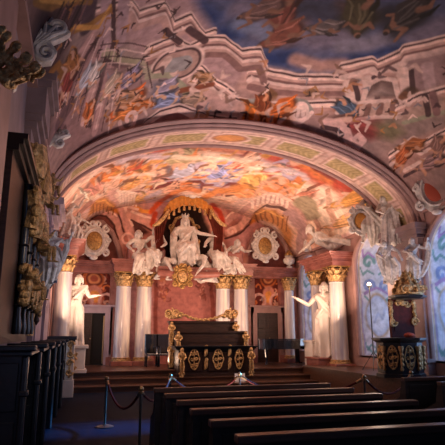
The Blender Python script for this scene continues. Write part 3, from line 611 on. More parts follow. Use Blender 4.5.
for i in range(190):
    px, py = rng.uniform(48, 445), rng.uniform(4, 132)
    if 200 < px and py < 78-(px-200)*.02: continue
    q = vq(px, py, KH)
    if q[1] > YP0*KH: continue
    a = rng.uniform(0, 6.28); L = rng.uniform(.05, .14); c = rng.choice([(.66, .53, .49), (.10, .06, .065), (.12, .07, .07), (.42, .25, .12), (.30, .28, .30)])
    p.stroke([q, (q[0]+L*math.cos(a), q[1]+L*math.sin(a)), (q[0]+1.6*L*math.cos(a+.9), q[1]+1.6*L*math.sin(a+.9))], [.015, .032, .012], c, .6, .9)
rng = random.Random(9)
for i in range(60):
    px, py = rng.uniform(55, 445), rng.uniform(66, 132); q = vq(px, py, KH)
    if q[1] > YP0*KH: continue
    a = rng.uniform(0, 6.28); L = rng.uniform(.08, .2); c = rng.choice([MVl, MVd, (.5, .3, .2), (.3, .2, .16), (.56, .44, .4)])
    p.stroke([q, (q[0]+L*math.cos(a), q[1]+L*math.sin(a)), (q[0]+1.5*L*math.cos(a+.8), q[1]+1.5*L*math.sin(a+.8))], [.03, .06, .02], c, .6, .8)
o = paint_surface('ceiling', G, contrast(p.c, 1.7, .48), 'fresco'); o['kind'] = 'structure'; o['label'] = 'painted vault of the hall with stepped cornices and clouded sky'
# ------------------------------------------------------------------ carved figures: one continuous remeshed body each
J0 = dict(pelvis=(0, 0, .95), waist=(0, 0, 1.10), chest=(0, 0, 1.30), neck=(0, 0, 1.47), head=(0, -.02, 1.62),
          shl=(.19, 0, 1.42), shr=(-.19, 0, 1.42), ell=(.27, 0, 1.14), elr=(-.27, 0, 1.14), hal=(.28, -.12, .90), har=(-.28, -.12, .90),
          hil=(.10, 0, .92), hir=(-.10, 0, .92), knl=(.12, -.03, .50), knr=(-.12, -.03, .50), anl=(.12, .02, .08), anr=(-.12, .02, .08))
def V3(p): return Vector(p)
def body_mb(J, robe=None, sash=True, cloak=None, wings=False, hair=True, seed=0, fingers=False, look=0, bulk=1.0, beard=False):
    R = random.Random(seed); m = MB(); j = {k: V3(v) for k, v in {**J0, **J}.items()}; B = bulk
    def limb(a, b, c, ra, rb, rc): m.tube([a, (a+b)/2, b, (b+c)/2, c], [ra*B, (ra+rb)/2*B*1.06, rb*B, (rb+rc)/2*B*1.1, rc*B], 10)
    # torso
    m.tube([j['pelvis']-(j['waist']-j['pelvis'])*.5, j['pelvis'], j['waist'], (j['waist']+j['chest'])/2, j['chest'], j['chest']*.4+j['neck']*.6], [.11*B, .155*B, .13*B, .15*B, .165*B, .10*B], 14)
    m.tube([j['shl'], (j['shl']+j['shr'])/2+V3((0, 0, .02)), j['shr']], [.075*B, .10*B, .075*B], 10)
    m.tube([j['chest'], j['neck'], j['head']], [.08*B, .06*B, .055*B], 10)
    # head with brow, nose, chin, ears
    f = V3((math.sin(look), -math.cos(look), 0)); sd = V3((math.cos(look), math.sin(look), 0)); h = j['head']
    rot = Matrix.Rotation(look, 3, 'Z')
    m.ell(h+V3((0, 0, .02)), (.082, .10, .12), 14, 10, rot); m.ell(h+f*.045+V3((0, 0, -.055)), (.055, .055, .06), 10, 8, rot)
    m.tube([h+f*.095+V3((0, 0, .03)), h+f*.125+V3((0, 0, -.018))], [.014, .022], 6); m.tube([h+f*.088-sd*.05+V3((0, 0, .045)), h+f*.1+V3((0, 0, .05)), h+f*.088+sd*.05+V3((0, 0, .045))], .014, 6)
    m.tube([h+f*.09-sd*.025+V3((0, 0, -.055)), h+f*.1+V3((0, 0, -.052)), h+f*.09+sd*.025+V3((0, 0, -.055))], .011, 6)
    for s_ in (-1, 1): m.ell(h+sd*s_*.085, (.015, .025, .035), 6, 6, rot)
    if hair:
        m.ell(h-f*.03+V3((0, 0, .06)), (.095, .10, .10), 12, 8, rot)
        for i in range(9):
            a = look+PI/2+(i-4)*.42; p = h+V3((math.cos(a)*.088, math.sin(a)*.1, .03+.03*R.random())); m.ell(p, .035, 8, 6)
            m.tube([p, p+V3((math.cos(a)*.02, math.sin(a)*.02, -.1-.06*R.random()))], [.032, .02], 6)
    if beard: m.tube([h+f*.07+V3((0, 0, -.07)), h+f*.09+V3((0, 0, -.17))], [.055, .025], 8)
    for s_ in 'lr':
        limb(j['sh'+s_], j['el'+s_], j['ha'+s_], .068, .05, .036)
        limb(j['hi'+s_], j['kn'+s_], j['an'+s_], .10, .072, .045)
        d = (j['ha'+s_]-j['el'+s_]).normalized(); w = j['ha'+s_]
        sx = d.cross(V3((0, 0, 1))); sx = sx.normalized() if sx.length > .1 else V3((1, 0, 0))
        m.tube([w, w+d*.05, w+d*.095], [.032, .042, .035], 8, .6)
        for q, L in ((-1.5, .07), (-.5, .085), (.5, .08), (1.5, .06)):
            a0 = w+d*.085+sx*q*.02; m.tube([a0, a0+d*L*.55+sx*q*.006, a0+d*L+V3((0, 0, -.018))], [.0135, .0125, .010], 6)
        m.tube([w+d*.03+sx*-.035, w+d*.07+sx*-.068, w+d*.10+sx*-.07], [.015, .014, .011], 6)
        fd = V3((0.0, -.2, -.02)) if s_ == 'l' else V3((-.03, -.2, -.02)); a = j['an'+s_]
        m.tube([a+V3((0, .05, -.02)), a+fd*.4+V3((0, 0, -.02)), a+fd+V3((0, 0, -.02))], [.045, .048, .03], 8, .8)
    # robe: lofted skirt with deep folds between two or more rings (centre, rx, ry)
    if robe:
        nf = 6+seed % 3; rings = []; N = 60
        for k, (c, rx, ry) in enumerate(robe):
            amp = .05+.17*k/max(1, len(robe)-1)
            rings.append([(c[0]+rx*math.cos(t)*(1+amp*math.sin(nf*t+.5*k+seed+1.1*math.sin(2*t+seed))+.45*amp*math.sin(13*t+seed+k)), c[1]+ry*math.sin(t)*(1+amp*math.sin(nf*t+.5*k+seed+1.1*math.sin(2*t+seed))+.45*amp*math.sin(13*t+seed+k)), c[2]+.02*math.sin(3*t+seed)*k) for t in [2*PI*i/N for i in range(N)]])
        m.loft(rings)
    if sash:
        a, b = j['shl']+V3((0, -.05, .03)), j['hir']+V3((-.06, -.11, .05))
        for o in (-.05, 0, .05):
            m.tube([a+V3((o, .09, -.02)), a+V3((o, 0, .03)), (a+b)/2+V3((o, -.12, o)), b+V3((o*.5, -.02, o)), b+V3((-.05, .15, o))], [.035, .04, .045, .045, .03], 8)
    for cl in (cloak or []):                          # each cloak: a path of (x,y,z) with widths, several parallel folds
        path, wd = cl; P = [V3(p) for p in path]; nfo = 5
        for q in range(nfo):
            o = (q/(nfo-1)-.5)+R.uniform(-.06, .06)
            pts = [P[i]+V3((o*wd*(.55+.5*math.sin(i*1.3+q)*.5+.4*i/len(P)), .05*math.cos(q*2.1+i), .05*math.sin(q*3+i))) for i in range(len(P))]
            m.tube(pts, [(.05+.018*math.sin(q*2.3+i*1.7))*B*(1 if i < len(P)-1 else .55) for i in range(len(P))], 8)
    if wings:
        for s_ in (-1, 1):
            for q in range(7):
                a0 = V3((s_*.12, .12, 1.32)); ang = 1.9-q*.27; L = .75-.05*q
                tip = a0+V3((s_*L*math.cos(ang-PI/2+.4)*.9, .14+.02*q, L*math.sin(ang)*.8)); m.tube([a0, (a0+tip)/2+V3((s_*.05, .05, .05)), tip], [.05, .06, .02], 8, .5)
    return m
def remeshed(name, mb, vox, m, loc, rz=0, sc=1.0, smooth=3, parent=None, tilt=(0, 0)):
    me = bpy.data.meshes.new('tmp'); me.from_pydata(mb.v, [], mb.f); bm = bmesh.new(); bm.from_mesh(me); bmesh.ops.recalc_face_normals(bm, faces=bm.faces); bm.to_mesh(me); bm.free()
    t = bpy.data.objects.new('tmp', me); COL.objects.link(t)
    r = t.modifiers.new('r', 'REMESH'); r.mode = 'VOXEL'; r.voxel_size = vox
    if smooth: s = t.modifiers.new('s', 'SMOOTH'); s.iterations = smooth; s.factor = .5
    dg = bpy.context.evaluated_depsgraph_get(); out = bpy.data.meshes.new_from_object(t.evaluated_get(dg)); out.name = name
    bpy.data.objects.remove(t); bpy.data.meshes.remove(me)
    out.polygons.foreach_set('use_smooth', [True]*len(out.polygons)); out.materials.clear(); out.materials.append(M[m])
    o = bpy.data.objects.new(name, out); COL.objects.link(o); o.location = loc; o.rotation_euler = (tilt[0], tilt[1], rz); o.scale = (sc,)*3
    if parent: o.parent = parent
    return o
def statue(name, label, cat, J, loc, sc, rz=0, m='stucco', vox=.015, group=None, tilt=(0, 0), extra=None, smooth=1, **kw):
    mb = body_mb(J, **kw)
    if extra: extra(mb)
    o = remeshed(name, mb, vox, m, loc, rz, sc, smooth, tilt=tilt); return tag(o, label, cat, group)
SKIRT = [((0, 0, 1.12), .165, .135), ((0, -.01, .92), .205, .175), ((0, -.01, .55), .205, .19), ((.0, 0, .1), .23, .21), ((0, 0, .0), .24, .22)]
SEAT = dict(pelvis=(0, 0, .55), waist=(0, -.02, .70), chest=(0, -.02, .90), neck=(0, -.03, 1.07), head=(0, -.06, 1.22), shl=(.19, -.02, 1.02), shr=(-.19, -.02, 1.02),
            hil=(.10, 0, .52), hir=(-.10, 0, .52), knl=(.15, -.44, .54), knr=(-.15, -.42, .50), anl=(.15, -.44, .09), anr=(-.17, -.40, .06),
            ell=(.30, -.10, .78), elr=(-.30, -.10, .78), hal=(.20, -.36, .66), har=(-.22, -.34, .66))
LAP = [((0, -.02, .72), .165, .13), ((0, -.10, .56), .23, .24), ((0, -.22, .48), .25, .26), ((0, -.30, .28), .20, .15), ((0, -.32, .06), .19, .14)]
def J(base, **k): return {**base, **k}
def rise(py0, py1, px, Y):              # base point and height of something seen between two pixel rows at depth Y
    a, b = atY(px, py0, Y), atY(px, py1, Y); return a, b[2]-a[2]
# the tall standing statues on either side of the podium
a, h = rise(345, 275, 74, 17.0); tall_left = a
statue('statue', 'white statue on the left parapet stretching its arm out over the dark doorway', 'statue',
       J(J0, ell=(.32, -.10, 1.20), hal=(.50, -.26, 1.22), elr=(-.24, .02, 1.18), har=(-.05, -.20, 1.12), head=(.03, -.04, 1.63), knl=(.15, -.12, .52), anl=(.14, .08, .08)), a, h/1.76, -.1, 'marble_white',
       robe=[((0, 0, 1.0), .165, .14), ((0, -.02, .85), .20, .175), ((.02, -.04, .5), .20, .18), ((.03, 0, .06), .22, .2), ((.03, 0, 0), .23, .21)], cloak=[([(.18, .08, 1.42), (.0, .16, 1.2), (-.18, .1, .8), (-.24, .02, .2)], .25)], look=.4, seed=3)
a, h = rise(357, 283, 326, 17.2); tall_right = a
statue('statue', 'white bearded statue on the pink block at right, arm stretched towards the piano', 'statue',
       J(J0, elr=(-.38, -.10, 1.22), har=(-.66, -.22, 1.36), ell=(.30, .0, 1.15), hal=(.16, -.22, 1.0), knr=(-.15, -.14, .52), head=(.02, -.03, 1.63)), a, h/1.76, -.35, 'marble_white',
       robe=[((0, 0, 1.12), .18, .15), ((0, -.02, .9), .23, .19), ((.02, -.03, .5), .25, .21), ((.05, 0, .06), .27, .23), ((.05, 0, 0), .28, .24)], cloak=[([(.2, .05, 1.45), (.28, .1, 1.2), (.33, .05, .7), (.34, 0, .1)], .22), ([(-.16, -.1, 1.42), (.05, -.2, 1.15), (.24, -.16, .9), (.3, -.1, .3)], .18)], look=-.5, seed=5, beard=True)
# throne group over the centre bay
a, h = rise(268, 217, 184, 20.2); TH = a
statue('enthroned_figure', 'crowned white figure enthroned under the ochre canopy with both arms spread', 'statue',
       J(SEAT, elr=(-.32, -.1, .84), har=(-.34, -.34, .74), ell=(.40, -.1, .92), hal=(.66, -.22, .86)), a, h/1.36, 0, 'stucco', robe=LAP, look=-.1, seed=1, cloak=[([(.18, .05, 1.05), (.28, 0, .8), (.30, -.05, .4), (.32, -.1, .1)], .12), ([(-.18, .05, 1.05), (-.26, 0, .8), (-.30, -.05, .4), (-.30, -.1, .1)], .12), ([(.2, -.3, .62), (0, -.5, .5), (-.2, -.46, .3)], .12)],
       extra=lambda m: (m.torus((0, -.06, 1.36), .085, .02, 14, 6, 'z'), [m.tube([(.085*math.cos(t), -.06+.085*math.sin(t), 1.36), (.1*math.cos(t), -.06+.1*math.sin(t), 1.44)], [.02, .012], 6) for t in [2*PI*i/7 for i in range(7)]]))
def seated(label, px, py0, py1, Y, rz, jj, mtl='stucco', **kw):
    a, h = rise(py0, py1, px, Y); kw.setdefault('robe', LAP)
    return statue('seated_figure', label, 'statue', J(SEAT, **jj), a, h/1.34, rz, mtl, **kw)
seated('white seated figure nearest the throne on its left side, arm resting on the knee', 155, 270, 228, 20.2, -.35, dict(ell=(.34, -.05, .82), hal=(.30, -.36, .70), elr=(-.34, -.06, .86), har=(-.42, -.30, .70)), look=.5, seed=11, cloak=[([(-.15, -.2, .62), (.0, -.46, .5), (.14, -.5, .3), (.16, -.48, .12)], .14)])
seated('smaller seated figure with trailing white drapery, second from the throne on its left side', 136, 276, 231, 20.3, .45, dict(knl=(.1, -.44, .52), hal=(.28, -.3, .62), har=(-.36, -.28, .72), elr=(-.36, -.05, .86)), look=-.3, seed=12, cloak=[([(.05, -.3, .6), (-.14, -.44, .46), (-.26, -.46, .22), (-.34, -.44, .02)], .2)])
seated('white seated figure with raised head beside the throne on its right side', 214, 272, 230, 20.2, .3, dict(elr=(-.36, -.1, .88), har=(-.50, -.28, .76), ell=(.36, -.04, .84)), look=-.7, seed=13, cloak=[([(-.1, -.3, .6), (.06, -.46, .48), (.18, -.48, .28), (.2, -.48, .08)], .14)])
seated('white figure leaning back in spread drapery, second from the throne on its right side', 233, 276, 238, 20.3, -.5, dict(chest=(.08, .06, .86), neck=(.12, .04, 1.02), head=(.16, 0, 1.14), ell=(.44, .0, .84), hal=(.62, -.2, .82), shl=(.27, .04, .96), shr=(-.08, .04, 1.0)), look=.2, seed=14, cloak=[([(.0, -.3, .6), (.2, -.44, .46), (.32, -.46, .24), (.4, -.44, .03)], .22)])
CROUCH = dict(pelvis=(0, .10, .40), waist=(0, -.02, .52), chest=(0, -.20, .64), neck=(0, -.34, .66), head=(0, -.46, .62), shl=(.19, -.26, .64), shr=(-.19, -.26, .64), ell=(.26, -.42, .42), elr=(-.26, -.44, .42), hal=(.20, -.56, .24), har=(-.22, -.56, .20),
              hil=(.1, .12, .38), hir=(-.1, .12, .38), knl=(.18, -.24, .40), knr=(-.18, -.14, .30), anl=(.18, -.10, .06), anr=(-.2, .16, .06))
a, h = rise(282, 255, 205, 20.0)
statue('crouching_figure', 'bent white figure crouching head down at the foot of the throne, right side', 'statue', CROUCH, a, h/.78, -.9, 'stucco', seed=15, look=-.4, vox=.02, robe=[((0, .1, .5), .18, .16), ((0, .05, .3), .24, .24), ((0, .05, .02), .3, .3)])
a, h = rise(280, 258, 162, 20.0)
statue('crouching_figure', 'small white putto curled up below the throne, left side', 'statue', CROUCH, a, h/.78, .9, 'stucco', seed=16, look=.4, vox=.02, robe=None, sash=False, bulk=1.2)
# figures on the cornices
a, h = rise(250, 213, 309, 19.2)
statue('standing_figure', 'standing white figure with a lifted arm on the cornice, right of the right cartouche', 'statue', J(J0, ell=(.30, -.05, 1.5), hal=(.24, -.1, 1.75), elr=(-.36, -.03, 1.2)), a, h/1.76, -.3, 'stucco', robe=SKIRT, look=-.5, seed=21, cloak=[([(.18, .05, 1.42), (.3, .06, 1.1), (.34, 0, .6)], .2)])
LIE = dict(pelvis=(0, 0, .22), waist=(-.16, 0, .30), chest=(-.34, -.02, .42), neck=(-.47, -.03, .54), head=(-.56, -.05, .66), shl=(-.36, -.18, .48), shr=(-.38, .16, .52), ell=(-.22, -.32, .34), hal=(.02, -.34, .34), elr=(-.62, .12, .30), har=(-.78, -.02, .14),
           hil=(.06, -.1, .2), hir=(.06, .1, .2), knl=(.46, -.2, .34), knr=(.48, .06, .26), anl=(.84, -.2, .08), anr=(.9, .02, .06))
a, h = rise(254, 224, 333, 16.9)
statue('reclining_figure', 'white figure reclining along the cornice above the right-hand gilded capitals', 'statue', LIE, a, h/.80, -.55, 'stucco', look=.5, seed=22, robe=None, cloak=[([(-.1, -.1, .34), (.2, -.14, .40), (.55, -.1, .32), (.95, -.1, .08)], .12), ([(-.2, -.12, .4), (.1, -.3, .3), (.5, -.34, .2), (.8, -.34, .05)], .15), ([(.0, .1, .3), (.4, .1, .3), (.9, .1, .1)], .12)])
for px, py0, py1, Y, rz, lab, sd in ((75, 250, 216, 17.3, .6, 'smaller white putto on the left cornice, beside the left cartouche', 31), (66, 249, 204, 16.5, .3, 'taller white figure on the left cornice, nearest the foot of the great arch', 32)):
    a, h = rise(py0, py1, px, Y); a[2] = 4.53; a[0] = max(a[0], XL+.3)
    statue('standing_figure', lab, 'statue', J(J0, ell=(.36, -.14, 1.36), hal=(.56, -.26, 1.24) if sd == 31 else (.5, -.1, 1.66), elr=(-.3, -.1, 1.2), har=(-.2, -.3, 1.15), knl=(.18, -.26, .62), anl=(.16, -.08, .2), head=(.06, -.08, 1.6)), a, h/1.76, rz, 'stucco', robe=[((0, 0, 1.05), .17, .15), ((.04, -.06, .8), .24, .22), ((.02, 0, .45), .26, .22), ((-.06, 0, .2), .24, .2)], look=.4, seed=sd, bulk=1.1)
# large stucco angels hanging on the piers
BEND = J(J0, chest=(-.10, -.14, 1.26), neck=(-.17, -.22, 1.40), head=(-.22, -.32, 1.50), shl=(.07, -.16, 1.40), shr=(-.30, -.14, 1.36), ell=(.34, -.26, 1.24), hal=(.36, -.40, .98), elr=(-.46, -.20, 1.12), har=(-.30, -.40, .92), knl=(.22, -.30, .62), anl=(.20, -.10, .18), knr=(-.12, -.14, .5), anr=(-.16, .06, .06))
TURN = J(J0, chest=(.06, -.06, 1.30), neck=(.06, -.10, 1.46), head=(.02, -.16, 1.60), shl=(.26, -.06, 1.40), shr=(-.13, -.10, 1.42), ell=(.52, -.10, 1.30), hal=(.60, -.20, 1.58), elr=(-.30, -.26, 1.20), har=(-.06, -.42, 1.12), knl=(.16, -.2, .54), anl=(.2, .04, .08), knr=(-.2, -.30, .60), anr=(-.26, -.1, .14))
AR = [((0, 0, 1.10), .165, .14), ((.02, -.05, .9), .22, .2), ((.05, -.1, .6), .24, .24), ((.08, -.04, .3), .2, .18), ((.04, .0, .04), .13, .12)]
for px, py0, py1, Y, rz, lab, sd, mtl, ps, cl in (
        (389, 284, 241, 12.0, -.2, 'left of the two big stucco angels on the right pier, bending forward above the pulpit', 41, 'stucco', BEND, [([(-.2, -.2, 1.38), (-.36, -.1, 1.1), (-.34, -.1, .7), (-.22, -.1, .3)], .14), ([(.1, -.34, .98), (.3, -.3, .7), (.34, -.2, .3)], .12)]),
        (414, 282, 240, 11.85, -.6, 'right of the two big stucco angels on the right pier, beside billowing cloth', 42, 'stucco', TURN, [([(.6, -.1, 1.55), (.68, 0, 1.2), (.58, 0, .8), (.40, -.05, .45), (.26, -.05, .2)], .16), ([(-.1, -.36, 1.12), (.1, -.34, .9), (.34, -.2, .7)], .12)]),
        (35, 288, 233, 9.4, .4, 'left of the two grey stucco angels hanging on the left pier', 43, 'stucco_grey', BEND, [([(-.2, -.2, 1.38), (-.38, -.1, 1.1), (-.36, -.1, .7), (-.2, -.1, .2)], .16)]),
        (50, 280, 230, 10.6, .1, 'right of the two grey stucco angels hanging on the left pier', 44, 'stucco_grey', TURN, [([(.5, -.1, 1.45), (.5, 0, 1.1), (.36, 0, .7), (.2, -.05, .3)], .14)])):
    a, h = rise(py0, py1, px, Y)
    if px < 100: a[0] = max(a[0], XL+.26)
    else: a[0] = min(a[0], XR-.46)
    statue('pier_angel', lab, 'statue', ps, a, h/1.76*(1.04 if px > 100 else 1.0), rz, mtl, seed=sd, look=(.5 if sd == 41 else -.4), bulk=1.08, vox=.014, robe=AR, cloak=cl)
a, h = rise(246, 190, 373, 13.9)
statue('standing_figure', 'stucco figure twisting with a raised arm at the right foot of the great arch', 'statue', TURN, a, h/1.76, -.7, 'stucco', seed=23, look=-.5, bulk=1.1, robe=AR, cloak=[([(-.1, -.36, 1.12), (.1, -.34, .9), (.34, -.2, .6), (.36, -.1, .2)], .14)])
a, h = rise(246, 196, 394, 13.0); a[0] = min(a[0], XR-.5)
statue('standing_figure', 'draped stucco figure leaning forward at the right foot of the great arch', 'statue', J(J0, head=(-.10, -.12, 1.58), ell=(.36, -.10, 1.2), hal=(.40, -.3, 1.0), elr=(-.34, -.14, 1.18), har=(-.2, -.36, 1.06), knl=(.15, -.2, .52)), a, h/1.76, -.4, 'stucco', robe=SKIRT, look=.4, seed=24, cloak=[([(.18, -.04, 1.42), (.30, -.12, 1.0), (.32, -.16, .5), (.3, -.14, .05)], .14)])
# ------------------------------------------------------------------ columns
def leafy(mb, r0, r1, z0, z1, n, tip=.05):               # a ring of acanthus leaves
    for i in range(n):
        a = 2*PI*(i+.5)/n; c, s_ = math.cos(a), math.sin(a); t = Vector((-s_, c, 0)); o = Vector((c, s_, 0)); w = PI*r0/n*.92
        P = [o*r0+Vector((0, 0, z0)), o*(r0+.02)+Vector((0, 0, (z0+z1)/2)), o*(r1+tip*.5)+Vector((0, 0, z1)), o*(r1+tip)+Vector((0, 0, z1-.035))]
        mb.loft([[tuple(p-t*w*q+o*-.01), tuple(p+o*.022), tuple(p+t*w*q+o*-.01), tuple(p-o*.03)] for p, q in zip(P, (1, 1.0, .8, .3))])
def make_column(label, x, y, r=.31, z0=ZF, zc=3.5, zt=4.05, group='marbled columns of the podium', m='shaft'):
    t = thing('marbled_column', label, 'column', (x, y, z0), 0, group); t['kind'] = 'thing'
    b = MB(); b.bbox(-r*1.3, r*1.3, -r*1.3, r*1.3, 0, .17, .015); b.build('plinth', 'pink_marble', t)
    b = MB(); b.lathe([(r*1.26, .17), (r*1.28, .19), (r*1.26, .225), (r*1.1, .235), (r*1.08, .26), (r*1.15, .27), (r*1.16, .29), (r*1.1, .31)], n=28); b.build('base_ring', 'gilt', t, smooth=True)
    H = zc-z0; b = MB(); b.lathe([(r*1.06, .31), (r*1.0, .35), (r, .9), (r*.985, 1.5), (r*.95, H-.5), (r*.92, H-.06), (r*.97, H-.05), (r*.97, H-.02), (r*.9, H)], n=36); b.build('shaft', m, t, smooth=True)
    Hc = zt-zc; b = MB(); b.lathe([(r*.9, H), (r*.88, H+.03), (r*.92, H+Hc*.5), (r*1.05, H+Hc*.85)], n=24); leafy(b, r*.9, r*1.04, H+.01, H+Hc*.42, 9, .08); leafy(b, r*.92, r*1.18, H+.08, H+Hc*.74, 8, .10)
    for q in range(4):
        a = PI/4+q*PI/2; b.ell((r*1.22*math.cos(a), r*1.22*math.sin(a), H+Hc*.82), (.07, .07, .06), 10, 8); b.ell((r*1.15*math.cos(a+PI/4), r*1.15*math.sin(a+PI/4), H+Hc*.9), .04, 8, 6)
    b.build('capital', 'gilt', t, smooth=True)
    b = MB(); b.bbox(-r*1.25, r*1.25, -r*1.25, r*1.25, H+Hc*.92, H+Hc+.005, .01); b.build('abacus', 'gilt_dark', t)
    return t
def colx(px, Y): return atY(px, 330, Y)[0]
COLS = [(122, 20.35, 'outer marbled column of the left pair beside the dark doorway'), (143, 20.35, 'inner marbled column of the left pair beside the throne bay'),
        (223, 20.35, 'inner marbled column of the right pair behind the great desk'), (241, 20.35, 'outer marbled column of the right pair behind the great desk')]
for px, Y, lab in COLS: make_column(lab, colx(px, Y), Y)
make_column('slender marbled column in the right back corner behind the piano', colx(290, 20.4), 20.4, .22)
make_column('marbled column behind the bearded statue at right', XR-.42, 17.95, .30, group=None)
make_column('brightly lit marbled column between the bearded statue and the right window niche', XR-.42, 16.45, .30, group=None)
make_column('brightly lit marbled column behind the statue on the left parapet', XL+.40, 16.45, .27, zc=3.55, group=None)
# entablature blocks over the columns and a plain run between them
def run(n, x0, x1, yf, lab, m='pink_marble'):
    mb = MB(); entab(mb, x0, x1, yf); return struct('trim_%d' % n, mb, m, label=lab)
run(9, XL, atY(113, 300, 20.6)[0], 20.75, 'cornice above the left doorway bay')
run(10, colx(122, 20.35)-.42, colx(143, 20.35)+.42, 19.98, 'projecting cornice over the left pair of columns')
run(11, colx(223, 20.35)-.42, colx(241, 20.35)+.42, 19.98, 'projecting cornice over the right pair of columns')
run(12, colx(241, 20.35)+.42, XR, 20.75, 'cornice above the right doorway bay')
for n, X, sg in ((13, XR, 1), (14, XL, -1)):
    mb = MB()
    for a, b, e in ((0, .13, 0), (.13, .16, .04), (.16, .28, .02), (.28, .34, .09), (.34, .42, .17), (.42, .47, .23)):
        xa = X-sg*(.76+e); mb.box(min(X, xa), max(X, xa), 16.05-e, 18.35+e, 4.05+a, 4.05+b)
    struct('trim_%d' % n, mb, 'pink_marble', label='cornice over the side columns at %s' % ('right' if sg > 0 else 'left'))
mb = MB(); x0, x1 = colx(143, 20.35)+.42, colx(223, 20.35)-.42
for a, b, e in ((0, .1, 0), (.1, .2, .05), (.2, .3, .12)): mb.box(x0, x1, 19.6-e, YB, 3.95+a, 3.95+b)
mb.tube([(x0, 19.55, 4.0), ((x0+x1)/2, 19.3, 3.9), (x1, 19.55, 4.0)], .12, 10)
struct('trim_15', mb, 'pink_marble', label='ledge that carries the throne group')
# pilaster strips and door surrounds on the back wall
for n, px in ((16, 72), (17, 113), (18, 250), (19, 283)):
    x = atY(px, 330, YB)[0]; mb = MB(); mb.box(x-.2, x+.2, 20.88, YB, ZF, 4.05); mb.box(x-.14, x+.14, 20.84, YB, ZF+.4, 3.9); mb.box(x-.25, x+.25, 20.8, YB, ZF, ZF+.3)
    struct('trim_%d' % n, mb, 'pink_marble', label='pink wall strip on the end wall')
for n, (px0, px1, lab) in enumerate(((79, 104, 'dark open doorway at the left of the podium'), (257, 278, 'dark closed doorway behind the piano'))):
    x0, x1 = atY(px0, 340, 20.9)[0], atY(px1, 340, 20.9)[0]; zt = atY((px0+px1)/2, 313, 20.9)[2]
    d = thing('door_%d' % (n+1), None, None, ((x0+x1)/2, 20.9, ZF)); d['kind'] = 'structure'; d['label'] = lab; w = (x1-x0)/2; h = zt-ZF
    m = MB(); m.box(-w-.28, -w, -.06, .1, 0, h); m.box(w, w+.28, -.06, .1, 0, h); m.box(-w-.28, w+.28, -.06, .1, h, h+.24); m.box(-w-.36, w+.36, -.12, .1, h+.24, h+.32)
    m.box(-w-.2, -w-.08, -.09, -.05, .1, h); m.box(w+.08, w+.2, -.09, -.05, .1, h); m.build('door_frame', 'pink_plaster' if n else 'lilac_plaster', d)
    m = MB(); m.box(-w, w, .02, .06, 0, h); m.build('door_opening', 'void', d)
    leaf = MB()
    if n == 0:
        leaf.box(-w, -w*.05, -.03, .01, 0, h)
        for z0, z1 in ((.15, .7), (.8, 1.3), (1.4, h-.12)): leaf.bbox(-w+.07, -w*.05-.07, -.05, -.02, z0, z1, .015)
        lf = leaf.build('door_leaf', 'dark_wood', d); hb = MB(); hb.lathe([(.02, 0), (.03, .02), (.03, .05), (.01, .07)], (0, 0, 0), 10); hb.build('door_handle', 'brass', lf, (-w*.15, -.06, 1.0), (PI/2, 0, 0))
        e = MB(); e.bbox(w*.86, w*.98, -.05, .0, .05, h-.1, .01); e.build('door_edge', 'brass', d)
    else:
        leaf.box(-w, w, -.03, .01, 0, h)
        for s_ in (-1, 1):
            for z0, z1 in ((.15, .7), (.8, 1.3), (1.4, h-.12)): leaf.bbox(s_*w*.5-w*.38, s_*w*.5+w*.38, -.05, -.02, z0, z1, .015)
        lf = leaf.build('door_leaf', 'dark_wood', d); hb = MB(); hb.lathe([(.02, 0), (.03, .02), (.03, .05), (.01, .07)], (0, 0, 0), 10); hb.build('door_handle', 'brass', lf, (.06, -.06, 1.0), (PI/2, 0, 0))
# ------------------------------------------------------------------ arched mouldings over the doorway bays, cartouches, urn
def cartouche(label, px, py, Y, w, h, rim='stucco', face='gilt_dark', rz=0, sh=None):
    c = atY(px, py, Y); t = thing('cartouche', label, 'cartouche', tuple(c), rz)
    b = MB(); pts = [(w*.5*math.cos(a)*(1+.07*math.cos(4*a)), h*.5*math.sin(a)*(1+.05*math.cos(3*a))) for a in [2*PI*i/40 for i in range(40)]]
    b.prism(pts, -.02, .12); b.build('shield', rim, t)
    b = MB(); b.ell((0, -.02, 0), (w*.28, .08, h*.30), 24, 10); b.build('shield_face', face, t, smooth=True)
    b = MB(); b.tube([(w*.36*math.cos(a), -.05, h*.38*math.sin(a)) for a in [2*PI*i/36 for i in range(37)]], .035, 8)
    for sx in (-1, 1):
        for sz, r in ((.38, .14), (.05, .11), (-.36, .13)): b.spiral((sx*w*(.40 if sz != .05 else .5), -.05, sz*h), w*r, 1.3, .06, 'y', sx*(1 if sz > 0 else -1), PI/2, 22)
    b.spiral((-.09*w, -.03, h*.52), w*.13, 1.2, .05, 'y', 1); b.spiral((.09*w, -.03, h*.52), w*.13, 1.2, .05, 'y', -1, PI); b.ell((0, -.05, h*.55), (.1*w, .06, .08*h), 10, 8); b.ell((0, -.05, -h*.52), (.14*w, .06, .07*h), 10, 8)
    b.build('scroll_rim', rim, t, smooth=True); return t
cartouche('cream cartouche with dull gold face over the left doorway', 94.5, 241, 20.5, 1.12, 1.3)
cartouche('cream cartouche with dull gold face over the right doorway', 265, 246, 20.5, 1.12, 1.3)
cartouche('small white-rimmed cartouche with orange face above the right window niche', 361, 221, 13.95, .72, .86, 'stucco', 'ochre_cloth', -.4)
cartouche('gold hanging cartouche in the middle of the ledge under the throne', 182.5, 277, 19.25, .7, .8, 'gilt_dark', 'gilt')
